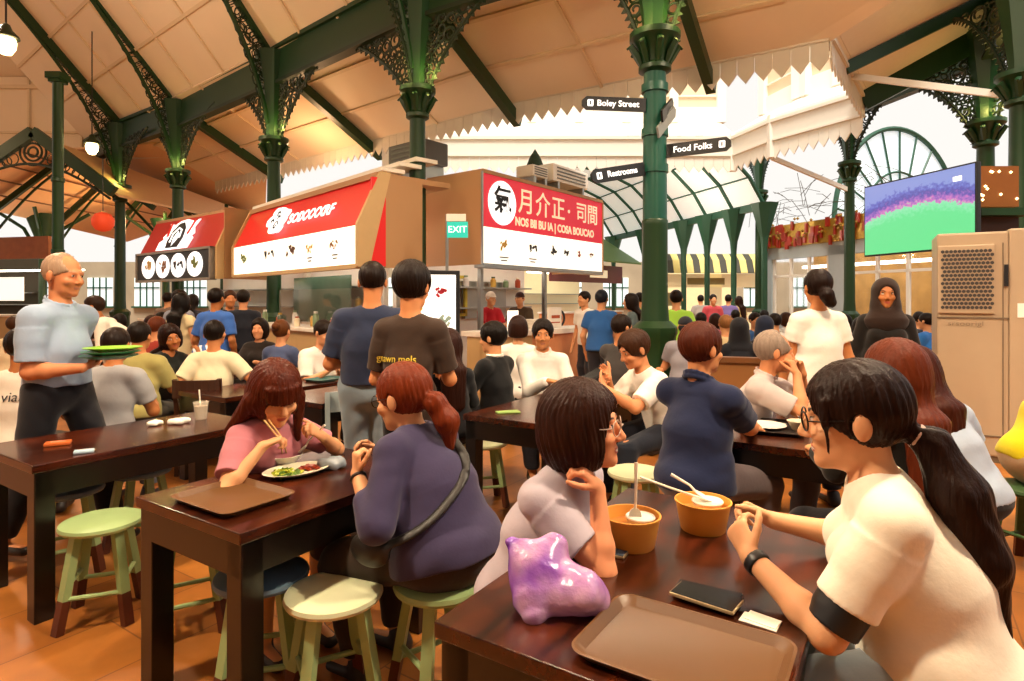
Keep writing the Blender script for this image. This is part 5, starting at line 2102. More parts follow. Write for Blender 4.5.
# phones, tissue
PHB = mat('phone_glass', '#08080a', .22, spec=.25)
PHC = mat('phone_edge', '#b7a27c', .3, .6)
def phone(p, rz, label, L=.158, W=.078, m=PHB, e=PHC, tilt=(0, 0)):
    root = empty('mobile_phone', p, rz, label, 'phone')
    root.rotation_euler = (R(tilt[0]), R(tilt[1]), rz)
    MB().box((0, 0, .0045), (L, W, .009), bevel=.004).build('case', e, root)
    MB().box((0, 0, .0095), (L - .007, W - .007, .0014)).build('display', m, root)
    return root
pp1 = onT(706, 599, .76)
phone((pp1.x, pp1.y, .760), AZ + R(90 - 6), 'black phone with pale gold rim, uppermost of the two by the large brown tray', .165, .083)
phone((pp1.x + .015, pp1.y + .035, .7505), AZ + R(90 + 3), 'black phone lying under the gold rimmed phone', .165, .083, PHB, BLACK)
pp2 = onT(603, 549, .755)
phone((pp2.x, pp2.y, .7505), AZ + R(95), 'slate blue phone by the elbow of the grey shirted girl', .155, .075, mat('phone_slate', '#34414f', .3))
m = MB()
m.box((0, 0, .001), (.085, .05, .002), Matrix.Rotation(AZ + 1.5, 3, 'Z')).box((.008, .004, .003), (.075, .046, .002), Matrix.Rotation(AZ + 1.4, 3, 'Z'))
pt_ = onT(760, 622)
tag(m.build('tissue', CER, None, loc=(pt_.x, pt_.y, .7505)), 'folded white tissue at the table edge by the two phones', 'tissue')

# purple bag
def bag_mat():
    m = mat('purple_plastic', '#8a3fc0', .22, var=.2, nscale=7, bump=.35, bscale=38, spec=.7)
    N, L = m.node_tree.nodes, m.node_tree.links
    b = N['Principled BSDF']
    b.inputs['Transmission Weight'].default_value = .25
    b.inputs['Subsurface Weight'].default_value = .35
    b.inputs['Subsurface Radius'].default_value = (.04, .02, .04)
    tc = N.new('ShaderNodeTexCoord')
    nz = N.new('ShaderNodeTexNoise')
    nz.inputs['Scale'].default_value = 5.5
    nz.inputs['Detail'].default_value = 3
    L.new(tc.outputs['Object'], nz.inputs['Vector'])
    rp = N.new('ShaderNodeValToRGB')
    rp.color_ramp.elements[0].position, rp.color_ramp.elements[0].color = .36, lin('#7a2fb4') + (1,)
    rp.color_ramp.elements[1].position, rp.color_ramp.elements[1].color = .62, lin('#e0b0d0') + (1,)
    L.new(nz.outputs['Fac'], rp.inputs[0])
    L.new(rp.outputs[0], b.inputs['Base Color'])
    return m
f = Field(.0045)
f.ell((0, 0, .055), (.105, .075, .06), None, .03)
f.ell((-.05, .02, .075), (.065, .06, .06), None, .03)
f.ell((.06, -.02, .05), (.07, .06, .052), None, .03)
f.cone((-.06, .03, .10), (-.115, .055, .13), .05, .022, .03)
f.cone((-.02, .0, .09), (.0, .045, .135), .05, .03, .03)
f.cone((-.04, -.05, .03), (-.035, -.075, .016), .045, .022, .03)
f.cone((.08, -.02, .05), (.11, -.01, .03), .045, .03, .03)
f.cone((-.115, .055, .13), (-.125, .04, .138), .014, .008, .01)
f.cut((0, 0, .001), (0, 0, -1))
def crumple(D, ax):
    near = np.abs(D) < .03
    I = np.argwhere(near)
    P = np.stack([ax[i][I[:, i]] for i in range(3)], 1)
    r = random.Random(4)
    d = np.zeros(len(I))
    for k in range(12):
        v = np.array([r.gauss(0, 1) for _ in range(3)])
        v *= r.uniform(28, 75) / np.linalg.norm(v)
        d += (np.abs(((P @ v + r.uniform(0, 6)) / math.pi) % 2 - 1) - .5)
    D[near] += (.0042 * d).astype(np.float32)
    return D
f.post.append(crumple)
me, V = f.mesh('plastic_bag')
me.materials.append(bag_mat())
pg = gz(553, 607, .75)
o = link('plastic_bag', me, None, (pg.x, pg.y, .7505), R(-12))
tag(o, 'crumpled purple plastic bag on the corner of the closest table', 'plastic bag')

# the pink girl's food
pbw = gz(284, 467, .75)
lathe_thing('soup_bowl', [(0, 0), (.035, 0), (.038, .01), (.082, .055), (.085, .060), (.082, .061), (.06, .03), (0, .02)], CER, pbw, 'white soup bowl under the chopsticks of the pink shirted girl', 'bowl')
ppl = gz(297, 474, .75)
r_ = empty('oval_plate', ppl, AZ + R(-12), 'oval cream plate of greens and red meat beside the soup bowl', 'plate')
MB().lathe([(0, 0), (.08, 0), (.09, .004), (.148, .022), (.150, .025), (.145, .025), (.09, .010), (0, .008)], n=44, sy=.68).build('dish', mat('plate_cream', '#e6e0c4', .25), r_, True)
def food(n, c, sx, sy, z, ms, lab, root, seed):
    g = random.Random(seed)
    for mm, name in ms:
        mb = MB()
        for k in range(n):
            a, q = g.uniform(0, 6.28), math.sqrt(g.random())
            p = Vector((c[0] + sx * q * math.cos(a), c[1] + sy * q * math.sin(a), z + g.uniform(0, .022) * (1 - q)))
            mb.box(p, (g.uniform(.018, .04), g.uniform(.008, .02), g.uniform(.006, .012)), Matrix.Rotation(g.uniform(0, 3), 3, (g.gauss(0, .4), g.gauss(0, .4), 1)), .003)
        oo = mb.build(name, mm, root, True)
        oo['kind'] = 'stuff'
food(26, (-.045, .0), .06, .055, .012, ((mat('greens', '#a7b02c', .4), 'greens'), (mat('dark_greens', '#4b6a1c', .4), 'leaf_pieces')), '', r_, 3)
food(22, (.06, .0), .05, .045, .012, ((mat('red_meat', '#8f3018', .35), 'meat_pieces'),), '', r_, 8)
m = MB()
f = Field(.005)
for k in range(7):
    f.ell((rnd.uniform(-.04, .04), rnd.uniform(-.03, .03), .022), (.03, .025, .026), None, .02)
f.cut((0, 0, .001), (0, 0, -1))
f.post.append(sines(.006, (60, 90, 120), 3))
me, V = f.mesh('wrapper')
me.materials.append(mat('pale_blue_film', '#a9b4bc', .2, var=.1, trans=.4))
pw_ = gz(334, 468, .75)
tag(link('wrapper', me, None, (pw_.x, pw_.y, .7505)), 'crumpled pale blue wrapper by the hands of the purple bloused woman', 'wrapper')
# left table items
ITEMS = [('tissue_pack', 58, 443, (.115, .07, .018), '#c2602a', 'orange tissue pack on the edge table'), ('tissue_pack', 84, 451, (.085, .05, .016), '#a9c4d4', 'pale blue tissue pack on the edge table, nearer than the orange one')]
for nme, px, py, d, c, l in ITEMS:
    p = gz(px, py, .76)
    r_ = MB().box((0, 0, d[2] / 2), d, bevel=.006).build(nme, mat('pack_' + c, c, .35, var=.25, nscale=20), None, False, (p.x, p.y, .7505), AZ - .5)
    tag(r_, l, 'tissue pack')
    MB().box((0, 0, d[2]), (d[0] * .6, .006, .002)).build('opening_slit', CER, r_)
for px, py, l, s_ in ((180, 422, 'crumpled white napkin beside the iced drink cup', 1.0), (157, 424, 'flat white napkin left of the crumpled napkin', .7)):
    f = Field(.005)
    g = random.Random(px)
    for k in range(6):
        f.cone((g.uniform(-.05, .05) * s_, g.uniform(-.04, .04) * s_, .012), (g.uniform(-.05, .05) * s_, g.uniform(-.04, .04) * s_, .018), .016 * s_, .014 * s_, .02)
    f.cut((0, 0, .001), (0, 0, -1))
    f.post.append(sines(.004, (80, 120, 60), px))
    me, V = f.mesh('napkin')
    me.materials.append(CER)
    p = gz(px, py, .76)
    tag(link('napkin', me, None, (p.x, p.y, .7505)), l, 'napkin')
pc_ = gz(201, 419, .75)
r_ = empty('drink_cup', pc_, 0, 'clear plastic cup of iced coffee with a straw on the edge table', 'cup')
MB().lathe([(0, .002), (.031, .002), (.040, .085), (0, .085)], n=24).build('coffee', mat('coffee_milk', '#a98a63', .3, var=.15), r_, True)
MB().lathe([(0, 0), (.033, 0), (.045, .108), (.048, .110), (.045, .112), (.034, .004)], n=28).build('cup_wall', mat('cup_clear', '#f0e9d8', .15, alpha=.3), r_, True)
MB().tube([(0, 0, .02), (-.012, .0, .19)], .005, 8).build('straw', PLAS, r_, True)
# black tray items
pl_ = Vector((pt.x - .05, pt.y + .02, .757))
lathe_thing('dinner_plate', [(0, 0), (.07, 0), (.078, .004), (.125, .018), (.122, .020), (.07, .008), (0, .007)], CER, pl_, 'white plate with scraps on the black tray', 'plate')
pq = Vector((pt.x + .12, pt.y - .06, .757))
lathe_thing('rice_bowl', [(0, 0), (.035, 0), (.04, .006), (.066, .055), (.063, .056), (.04, .02), (0, .015)], mat('bowl_beige', '#d6c9ae', .35), pq, 'small beige bowl on the black tray', 'bowl')
o = MB().box((0, 0, .006), (.13, .05, .012), bevel=.005).build('spectacle_case', BLACK, None, False, (pt.x + .02, pt.y + .16, .757), .2)
tag(o, 'dark case lying on the far side of the black tray', 'case')
g_ = gz(508, 412, .755)
o = MB().box((0, 0, .005), (.16, .08, .01), bevel=.004).build('packet', mat('packet_green', '#8fae5a', .4, var=.2, nscale=20), None, False, (g_.x, g_.y, .7505), .3)
tag(o, 'flat green packet on the table before the white dress shirt man', 'packet')
g_ = gz(347, 382, .755)
tray((g_.x - .25, g_.y + .15), .34, .26, mat('tray_teal', '#3f6a66', .4), 'teal tray before the white shirted man eating on the left')

# wooden chair behind the cream T-shirt man, grey chair by the standing man
def chair(p, rz, label, m):
    root = empty('dining_chair', p, rz, label, 'chair')
    MB().box((0, 0, .44), (.42, .42, .035), bevel=.01).build('seat', m, root)
    for sx in (-1, 1):
        MB().bar((sx * .18, .18, 0), (sx * .18, .17, .43), .035, .035, (0, 1, 0)).build('leg', m, root)
        MB().bar((sx * .18, -.20, 0), (sx * .18, -.18, .43), .035, .035, (0, 1, 0)).build('leg', m, root)
        MB().bar((sx * .18, -.18, .43), (sx * .18, -.25, .84), .035, .03, (0, 1, 0)).build('back_post', m, root)
    pts = [Vector((.2 * math.sin(a), -.25 - .05 * math.cos(a), .76)) for a in np.linspace(-1.2, 1.2, 9)]
    mb = MB()
    for a, b in zip(pts, pts[1:]):
        mb.bar(a, b, .02, .15)
    mb.build('backrest', m, root)
CHW = mat('chair_wood', '#3b2012', .4, var=.2)
chair((-2.74, 5.40, 0), R(8), 'dark wooden chair under the man in the cream T-shirt', CHW)
chair((X_(352, 4.15) + .0, 4.25, 0), R(200), 'pale grey curved chair beside the blue jeans of the standing man', mat('chair_grey', '#8f9a9a', .4))
# ------------------------------------------------------------------ the people near us
TP = lambda px, py, Y: at(px, py, Y)
FR = -D2           # facing right and a little towards us, across the tables
FL = D2

# woman in the cream T-shirt (front right)
j4 = person('woman in cream T-shirt with long brown ponytail, black elbow band and watch', (1.02, 1.435), (-.86, .51), H=1.74, g=1.22, lean=17, twist=6, seat=.50, nl=.128,
            head=(6, 6, 0), hs=1.13, L=TP(750, 556, 1.60), Rr=TP(772, 520, 1.86), Lpole=(-.6, -.35, -.8), Rpole=(.6, -.2, -.6),
            Lh=((-.16, .72, .62), (.75, .35, -.2)), Rh=((-.75, .45, .25), (-.2, -.6, -.6)), Lc=(38, 48, 55, 60), Rc=(55, 62, 66, 70),
            shirt=dict(col='#efe6d2', sleeve=.72, fold=.0022, name='t_shirt'), pants=dict(col='#a3b4c0', name='jeans'), fem=True, vox=.005, smile=True, skin='#dda376',
            hair=dict(style='pony', col='#20100a', glasses='#18120f', gw=1.5, t=.006, side=-.02, tie='#c9a79a', tail=[(0, -.108, -.035), (.0, -.145, -.06), (-.02, -.175, -.16), (-.03, -.20, -.29), (-.03, -.225, -.44)],
                      rad=(.026, .040, .060, .054, .008), locks=(((.070, .055, .05), (.075, .062, -.05), .010, .003), ((-.070, .055, .05), (-.076, .060, -.06), .010, .003), ((-.045, .064, .070), (-.076, .060, .0), .014, .008), ((.045, .064, .070), (.076, .060, .0), .014, .008))))
band(j4, 'watch_band', j4['E']['L'], j4['W']['L'], .90, .034, .026, mat('watch_black', '#121214', .4), 'black watch band')
f = Field(.004)
a, b = j4['S']['L'], j4['E']['L']
d = nrm(b - a)
c = a + (b - a) * .80
f.cone(c - d * .035, c + d * .035, .058, .056, .004, cap=True)
f.cone(c - d * .02 + np.array((0, .03, 0)), c - d * .10 + np.array((0, .045, .01)), .034, .012, .02)
me, V = f.mesh('armband')
me.materials.append(mat('armband_black', '#0e0e10', .5))
link('armband', me, j4['root'])['label'] = 'black elbow support band'

# girl in grey with bobbed hair
j3 = person('girl with bobbed brown hair in grey lilac shirt, leaning on her elbow', (.06, 1.965), (.84, -.54), H=1.60, g=1.05, nl=.14, lean=21, seat=.47, twist=-4,
            head=(14, -4, 0), hs=1.10, Rr=TP(597, 487, 1.79), L=TP(607, 540, 1.99), Rpole=(.5, -.2, -.9), Lpole=(-.6, -.2, -.7),
            Rh=((-.55, -.15, .70), (-.3, .3, -.8)), Rc=(55, 60, 65, 70), Lh=((.8, -.4, -.1), (0, -.3, -1)),
            shirt=dict(col='#b3a8b2', sleeve=.66, fold=.0040, collar=1, name='shirt'), pants=dict(col='#8d8a90'), fem=True, vox=.0045, smile=True, skin='#dd9368',
            hair=dict(style='bob', col='#2b1309', glasses='#b9a89a', t=.012, len=-.12))
# girl in pink
j1 = person('girl in pink T-shirt with long auburn hair, bowed over her soup bowl with chopsticks', (-1.21, 2.84), (.74, -.67), H=1.56, g=1.0, lean=20, nl=.14, seat=.47, twist=8,
            head=(-6, 26, 4), hs=1.16, Rr=TP(263, 446, 2.60), L=TP(322, 436, 2.80), Rpole=(.75, .1, -.75), Lpole=(-.8, .1, -.5),
            Rh=((.70, .35, .30), (.3, .2, -.9)), Lh=((-.35, -.55, .50), (-.5, .3, -.5)), Rc=(50, 58, 62, 66), Lc=(48, 55, 60, 60),
            shirt=dict(col='#b9737c', sleeve=.72, fold=.003, name='t_shirt'), pants=dict(col='#3a3138', to=.6), fem=True, vox=.0055, skin='#e0a070',
            hair=dict(style='bob', col='#4a1c0d', t=.004, len=-.09, fringe=1, locks=(*(((x, .080 - 5 * x * x, .062), (x * .96, .099 - 7 * x * x, .014 - .004 * (k % 2)), .015, .008) for k, x in enumerate((-.056, -.042, -.028, -.014, 0, .014, .028, .042, .056))),
                      ((.085, .0, -.02), (.155, -.03, -.17), .045, .020), ((.06, -.05, -.05), (.13, -.06, -.20), .05, .022), ((-.085, .02, -.02), (-.085, .055, -.20), .03, .014))))
# woman in the purple blouse
j2 = person('woman in dark purple blouse and glasses with auburn ponytail, seen from behind', (-.27, 2.33), (-.86, .5), H=1.58, g=1.45, lean=21, nl=.13, seat=.47, twist=0,
            head=(4, 10, 0), hs=1.12, L=TP(357, 474, 2.26), Rr=TP(378, 452, 2.62), Lpole=(-.6, .0, -.8), Rpole=(.6, .0, -.6),
            Lh=((-.06, .1, .95), (.8, .5, .1)), Rh=((-.5, -.2, .4), (-.4, -.6, -.3)), Lc=(60, 66, 70, 74),
            shirt=dict(col='#3a3350', e=.007, sleeve=1.45, fold=.0035, name='blouse'), pants=dict(col='#33251a', e=.007), fem=True, vox=.0055, skin='#dfa274',
            hair=dict(style='pony', col='#6a2a12', glasses='#1a1512', gw=1.4, t=.004, side=-.02, tie='#3a1a10', tail=[(0, -.098, -.015), (0, -.135, -.03), (.015, -.165, -.10), (.02, -.16, -.19)], rad=(.026, .040, .046, .018)))
band(j2, 'bracelet', j2['E']['L'], j2['W']['L'], .93, .032, .012, mat('bead_dark', '#241813', .4), 'dark bead bracelet')
# sling bag worn across her back
f = Field(.006)
P_, N_, rx_, fw_2, s2 = j2['P'], j2['N'], j2['rx'], j2['fw'], j2['s']
u2_ = j2['u2']
vs2 = np.empty(len(j2['top'].data.vertices) * 3, np.float32)
j2['top'].data.vertices.foreach_get('co', vs2)
vs2 = vs2.reshape(-1, 3)
pts = []
for t in np.linspace(0, 1, 22):
    z = .43 * (1 - t) ** 1.15 + .07
    th = R(-48 - 140 * t ** 1.2)
    c0 = P_ + (N_ - P_) * (z / .46)
    rel = vs2 - c0
    an = np.arctan2(rel[:, 1], rel[:, 0]) - th
    an = np.abs((an + math.pi) % (2 * math.pi) - math.pi)
    rr_ = np.hypot(rel[:, 0], rel[:, 1])
    q_ = (np.abs(rel[:, 2]) < .02) & (an < .12) & (rr_ < .27)
    r_ = (rr_[q_].max() if q_.any() else .2) + .004
    pts.append(c0 + np.array((r_ * math.cos(th), r_ * math.sin(th), 0)))
for _ in range(3):
    pts = [pts[0]] + [(a + b * 2 + c) / 4 + np.array((0, -.0015, 0)) for a, b, c in zip(pts, pts[1:], pts[2:])] + [pts[-1]]
for a, b in zip(pts, pts[1:]):
    f.cone(a, b, .019, .019, .004, side=u2_ + rx_, rv=(.008, .008))
f.ell(pts[-1] + np.array((-.01, .05, -.02)), (.035, .09, .06), None, .02)
me, V = f.mesh('sling_bag')
me.materials.append(mat('bag_black', '#17130f', .5))
o = link('sling_bag', me, None, j2['root'].location, j2['root'].rotation_euler.z)
tag(o, 'black sling bag worn across the back of the purple blouse', 'bag')
# cutlery in the pink girl's hands
hr_ = j1['world'](j1['W']['R'])
hR = Vector(hr_)
bt = Vector((pbw.x, pbw.y, .79))
o = MB().tube([hR + Vector((.0, .01, .11)), hR + Vector((.06, .02, .03)), bt], [.004, .004, .003], 6).tube([hR + Vector((.015, .02, .11)), hR + Vector((.07, .03, .03)), bt + Vector((.015, .01, 0))], [.004, .004, .003], 6).build('chopsticks', mat('bamboo', '#cfa56a', .5), None, True)
tag(o, 'bamboo chopsticks in the right hand of the pink shirted girl', 'chopsticks')
hL = Vector(j1['world'](j1['W']['L']))
spoon(bt + Vector((.075, .03, .035)), hL + Vector((.02, -.02, .05)) - bt - Vector((.075, .03, .035)), 'pale soup spoon in the left hand of the pink shirted girl', .16)

# navy polo man and grey haired man
jn = person('heavy man in navy polo shirt with short reddish hair, looking away to the right', (.96, 3.14), (.78, .62), H=1.76, g=1.12, lean=4, seat=.49, nl=.15, head=(-12, 2, 0), hs=1.12,
            L=TP(748, 424, 3.52), Rr=TP(752, 428, 3.42), Lpole=(-.6, -.2, -.8), Rpole=(.7, -.3, -.6), Lc=(30, 30, 30, 30),
            shirt=dict(col='#1b2342', sleeve=.75, collar=1, fold=.003, name='polo_shirt'), pants=dict(col='#5a4c4c'), vox=.0065, skin='#d8905f', hair=dict(style='short', col='#4a1f10', t=.006, side=-.03))
jg = person('grey haired man in pale shirt eating with both hands, elbows on the table', (1.53, 4.0), (.86, -.5), H=1.68, g=1.1, lean=20, seat=.47, head=(22, 4, 0), hs=1.12,
            Rr=TP(797, 375, 3.78), L=TP(802, 374, 3.95), Rpole=(.5, 0, -.9), Lpole=(-.6, 0, -.7), Rh=((-.2, .3, .8), (-.5, .6, .3)), Lh=((-.4, -.1, .8), (-.5, -.5, .2)), Rc=(50, 50, 55, 60),
            shirt=dict(col='#b9aaa6', sleeve=.8, collar=1, fold=.0035), pants=dict(col='#4a4347'), vox=.0075, skin='#d68f60', hair=dict(style='short', col='#8c7a6c', recede=1, t=.002, side=-.01))
# right side women
jb = person('woman in black with long straight reddish brown hair, before the air cooler', (1.60, 2.42), (-.25, .97), H=1.66, g=.95, lean=6, seat=.49, fem=True, L=(1.45, 2.85, .8), Rr=(1.62, 2.88, .8), head=(0, 4, 0), hs=1.12,
            shirt=dict(col='#15130f', sleeve=1.9, fold=.002), pants=dict(col='#15141a'), vox=.0075, skin='#d89464', hair=dict(style='long', col='#5a2612', fall=.34, t=.006))
jl = person('woman in light blue top seen from behind, right of the reddish hair', (2.22, 2.95), (-.05, 1), H=1.62, g=1.12, lean=20, seat=.47, side=-10, fem=True, head=(10, 14, 0), hs=1.1,
            shirt=dict(col='#a9b7cb', sleeve=.6, fold=.003), pants=dict(col='#17151a'), vox=.008, skin='#e0a679', hair=dict(style='long', col='#3d1a0e', fall=.16))
jy = person('person in bright yellow top on a dark stool, cut by the right edge', (3.07, 3.42), (.75, -.2), H=1.80, g=1.35, lean=20, seat=.5, head=(0, 10, 0),
            shirt=dict(col='#d8c80c', sleeve=.8, fold=.004), pants=dict(col='#c4a684'), vox=.009, hair=dict(style='short', col='#20140f'))
# standing couple of men
jm1 = person('tall man in navy T-shirt and pale blue jeans standing with his back to us', (-.90, 3.86), (-.05, 1), H=1.77, g=1.18, sit=False, lean=1, head=(4, 6, 0), hs=1.06,
             L=(-1.06, 4.12, 1.12), Rr=(-.80, 4.15, 1.1), Lpole=(-.5, -.4, -.7), Rpole=(.4, -.3, -.8), shirt=dict(col='#272f47', sleeve=.8, hem=.02, fold=.0035, name='t_shirt'), pants=dict(col='#7d8c96', name='jeans'), vox=.008, skin='#d08a58', hair=dict(style='short', col='#1c110c', recede=0, side=.0))
jm2 = person('standing man in dark brown T-shirt with yellow script on the back', (-.575, 3.34), (.25, .97), H=1.72, g=.74, sit=False, lean=3, head=(0, 8, 0), hs=1.12,
             Rr=TP(445, 372, 3.62), L=(-.62, 3.62, 1.12), Lpole=(-.35, -.3, -.9), Rpole=(.5, -.4, -.9), shirt=dict(col='#3a2a20', sleeve=.8, fold=.003, hem=-.10, name='t_shirt'), pants=dict(col='#17161b'), vox=.007, skin='#d38c5a', hair=dict(style='short', col='#1a100b', t=.012, side=-.03))
YSC = mat('yellow_script', '#d9c23a', .6)
def backtext(J, body, dx, dz, dist, size, m, name='shirt_lettering'):
    r0 = J['root']
    c = J['C'] + np.array((dx, 0, dz))
    me = J['top'].data
    # put the print on the cloth: nearest back vertex column
    vs = np.empty(len(me.vertices) * 3, np.float32)
    me.vertices.foreach_get('co', vs)
    vs = vs.reshape(-1, 3)
    mm = (np.abs(vs[:, 0] - c[0]) < .05) & (np.abs(vs[:, 2] - c[2]) < .03)
    y = vs[mm, 1].min() - dist if mm.any() else -.15
    tmp = text(name, body, (0, 0, 0), (1, 0, 0), (0, 0, 1), size, m, None, ext=.001)
    tmp.parent = r0
    tmp.matrix_basis = Matrix.Translation((c[0], y, c[2])) @ Matrix(((1, 0, 0), (0, 0, -1), (0, 1, 0))).to_4x4()
    # wrap onto the cloth
    for v in tmp.data.vertices:
        X, Z = c[0] + v.co.x, c[2] + v.co.y
        q = (np.abs(vs[:, 0] - X) < .014) & (np.abs(vs[:, 2] - Z) < .014) & (vs[:, 1] < 0.05)
        if q.any():
            v.co.z += -(vs[q, 1].min() - dist) + y
    return tmp
backtext(jm2, 'gnawn mels', -.045, .035, .003, .055, YSC)
backtext(jm2, 'Y', -.03, -.03, .003, .04, YSC)
# walking man with plates
jw = person('grey haired man in pale blue shirt walking with green plates', (-2.74, 3.62), (.98, -.12), H=1.80, g=1.08, sit=False, lean=2, head=(0, 6, 0), hs=1.10,
            Rr=TP(82, 368, 3.46), L=TP(84, 364, 3.74), Rpole=(.3, -.7, -.6), Lpole=(-.3, -.7, -.6), Rh=((0, 1, .12), (-.5, 0, .9)), Lh=((0, 1, .12), (.5, 0, .9)), Rc=(20, 25, 25, 25), Lc=(20, 25, 25, 25),
            feet={'L': (-2.50, 3.78, .08), 'R': (-2.98, 3.50, .10)}, shirt=dict(col='#93a5bd', sleeve=.82, collar=1, hem=.03, fold=.003), pants=dict(col='#17161c'), vox=.008, skin='#c98257', hair=dict(style='short', col='#a0846c', recede=1, t=-.003, side=.005))
hp_ = (Vector(jw['world'](jw['W']['R'])) + Vector(jw['world'](jw['W']['L']))) / 2 + Vector((.17, -.02, .045))
for k, (c, l) in enumerate((('#2f7f5c', 'teal green plate carried by the walking man, lowest of the stack'), ('#3d9a63', 'mid green plate in the middle of the carried stack'), ('#8cc43a', 'lime green plate on top of the carried stack'))):
    lathe_thing('carried_plate', [(0, 0), (.09, 0), (.15, .018), (.152, .022), (.146, .022), (.09, .008), (0, .006)], mat('plate_' + c, c, .3), hp_ + Vector((.012 * k, 0, .024 * k)), l, 'plate', group='green plates in the hands of the walking man')
# standing woman in white and woman in the headscarf
jws = person('standing woman in white top with her back to us, dark low bun', (2.27, 4.45), (-.08, 1), H=1.74, g=1.12, sit=False, lean=0, fem=True, head=(-6, 0, 0), hs=1.08,
             L=(2.02, 4.55, .80), Rr=(2.56, 4.5, .80), shirt=dict(col='#e9e2d8', sleeve=.55, fold=.002, hem=-.11), pants=dict(col='#222026'), vox=.009, skin='#c9824f', hair=dict(style='pony', col='#1c0f0a', side=-.03, t=.004, tail=[(0, -.10, -.03), (0, -.13, -.05), (.02, -.14, -.10)], rad=(.035, .048, .04)))
jh = person('woman in dark headscarf and black cloak standing facing us behind the right tables', (3.17, 5.1), (-.45, -1), H=1.70, g=1.15, sit=False, lean=2, fem=True, head=(0, 4, 0), hs=1.08,
            shirt=dict(col='#17120f', sleeve=1.9, hem=-.16), pants=dict(col='#141216'), vox=.010, skin='#b5703f', hair=dict(style='hijab', col='#2a1a12'))
# around the middle table
j_ws = person('man in white dress shirt with black hair facing us, hands together over the table', (.27, 5.38), (.05, -1), H=1.68, g=1.05, lean=6, seat=.48, head=(-6, 4, 0), hs=1.08, L=(.42, 5.05, .82), Rr=(.30, 5.03, .84), Lh=((.6, -.5, 0), (0, 0, -1)), Rh=((.7, -.5, 0), (0, 0, -1)),
              shirt=dict(col='#e3ded6', sleeve=1.9, collar=1, fold=.004), pants=dict(col='#2a2a33'), vox=.008, skin='#c98453', hair=dict(style='short', col='#170e0a', t=.006, side=-.02))
j_bj = person('boy in black jacket with white collar seated behind the standing man, turned left', (-.12, 5.08), (-.80, .55), H=1.64, g=1.0, lean=4, seat=.48, head=(10, 6, 0), hs=1.08,
              shirt=dict(col='#121214', sleeve=1.9, fold=.003, name='jacket'), pants=dict(col='#15151a'), vox=.010, skin='#d99a6c', hair=dict(style='short', col='#120c09', t=.010, side=-.025))
f = Field(.007)
N0 = j_bj['N']
for a in np.linspace(0, 6.28, 13)[:-1]:
    f.cone(N0 + np.array((.068 * math.cos(a), .06 * math.sin(a), .012)), N0 + np.array((.068 * math.cos(a + .5), .06 * math.sin(a + .5), .012)), .014, .014, .008)
me, V = f.mesh('collar')
me.materials.append(CER)
link('collar', me, j_bj['root'])['label'] = 'white collar'
j_lw = person('woman in black with very long dark hair seated at the middle table, back to us', (-.46, 4.45), (-.35, .95), H=1.62, g=1.0, lean=4, seat=.47, fem=True, head=(-10, 6, 0), hs=1.06,
              shirt=dict(col='#131317', sleeve=1.8), pants=dict(col='#131318'), vox=.011, skin='#d8966a', hair=dict(style='long', col='#2c140c', fall=.28))
j_bw = person('person in white top with dark bobbed hair, back to us, before the serving counter', (.06, 6.05), (.1, 1), H=1.68, g=1.0, lean=2, seat=.5, fem=True, hs=1.05,
              shirt=dict(col='#ece6dc', sleeve=.8), pants=dict(col='#2a2830'), vox=.012, hair=dict(style='bob', col='#2a150d', len=-.08))
j_wt = person('young man in white T-shirt and dark jeans bent over a phone', (1.13, 4.42), (-.92, -.25), H=1.70, g=1.0, lean=24, seat=.47, head=(6, 22, 0), hs=1.10,
              L=TP(604, 388, 4.10), Rr=TP(608, 378, 4.32), Lh=((0, .9, .3), (.6, 0, .5)), Rh=((0, .9, .3), (-.6, 0, .5)), Lpole=(-.5, -.2, -.9), Rpole=(.5, -.2, -.9), feet={'L': (.74, 4.05, .08), 'R': (.72, 4.42, .08)},
              shirt=dict(col='#e9e4da', sleeve=.8, fold=.0035, name='t_shirt'), pants=dict(col='#1d212c', name='jeans'), vox=.0075, skin='#d78f60', hair=dict(style='short', col='#3a2112', t=.010, side=-.03))
hc = (Vector(j_wt['world'](j_wt['W']['L'])) + Vector(j_wt['world'](j_wt['W']['R']))) / 2 + Vector((-.10, -.02, .05))
phone(hc, R(15), 'dark phone held by the young man in white T-shirt', .15, .075, PHB, BLACK, (35, -25))
j_dg = person('man in dark grey T-shirt with cropped hair seated sideways left of the thick sign column', (1.02, 5.75), (.78, .62), H=1.72, g=1.05, lean=4, seat=.5, head=(-8, 2, 0), hs=1.06,
              L=(1.40, 5.95, .80), Rr=(1.42, 5.85, .82), shirt=dict(col='#3d3836', sleeve=.8), pants=dict(col='#1b1b20'), vox=.011, skin='#c47f4f', hair=dict(style='short', col='#20140e'))

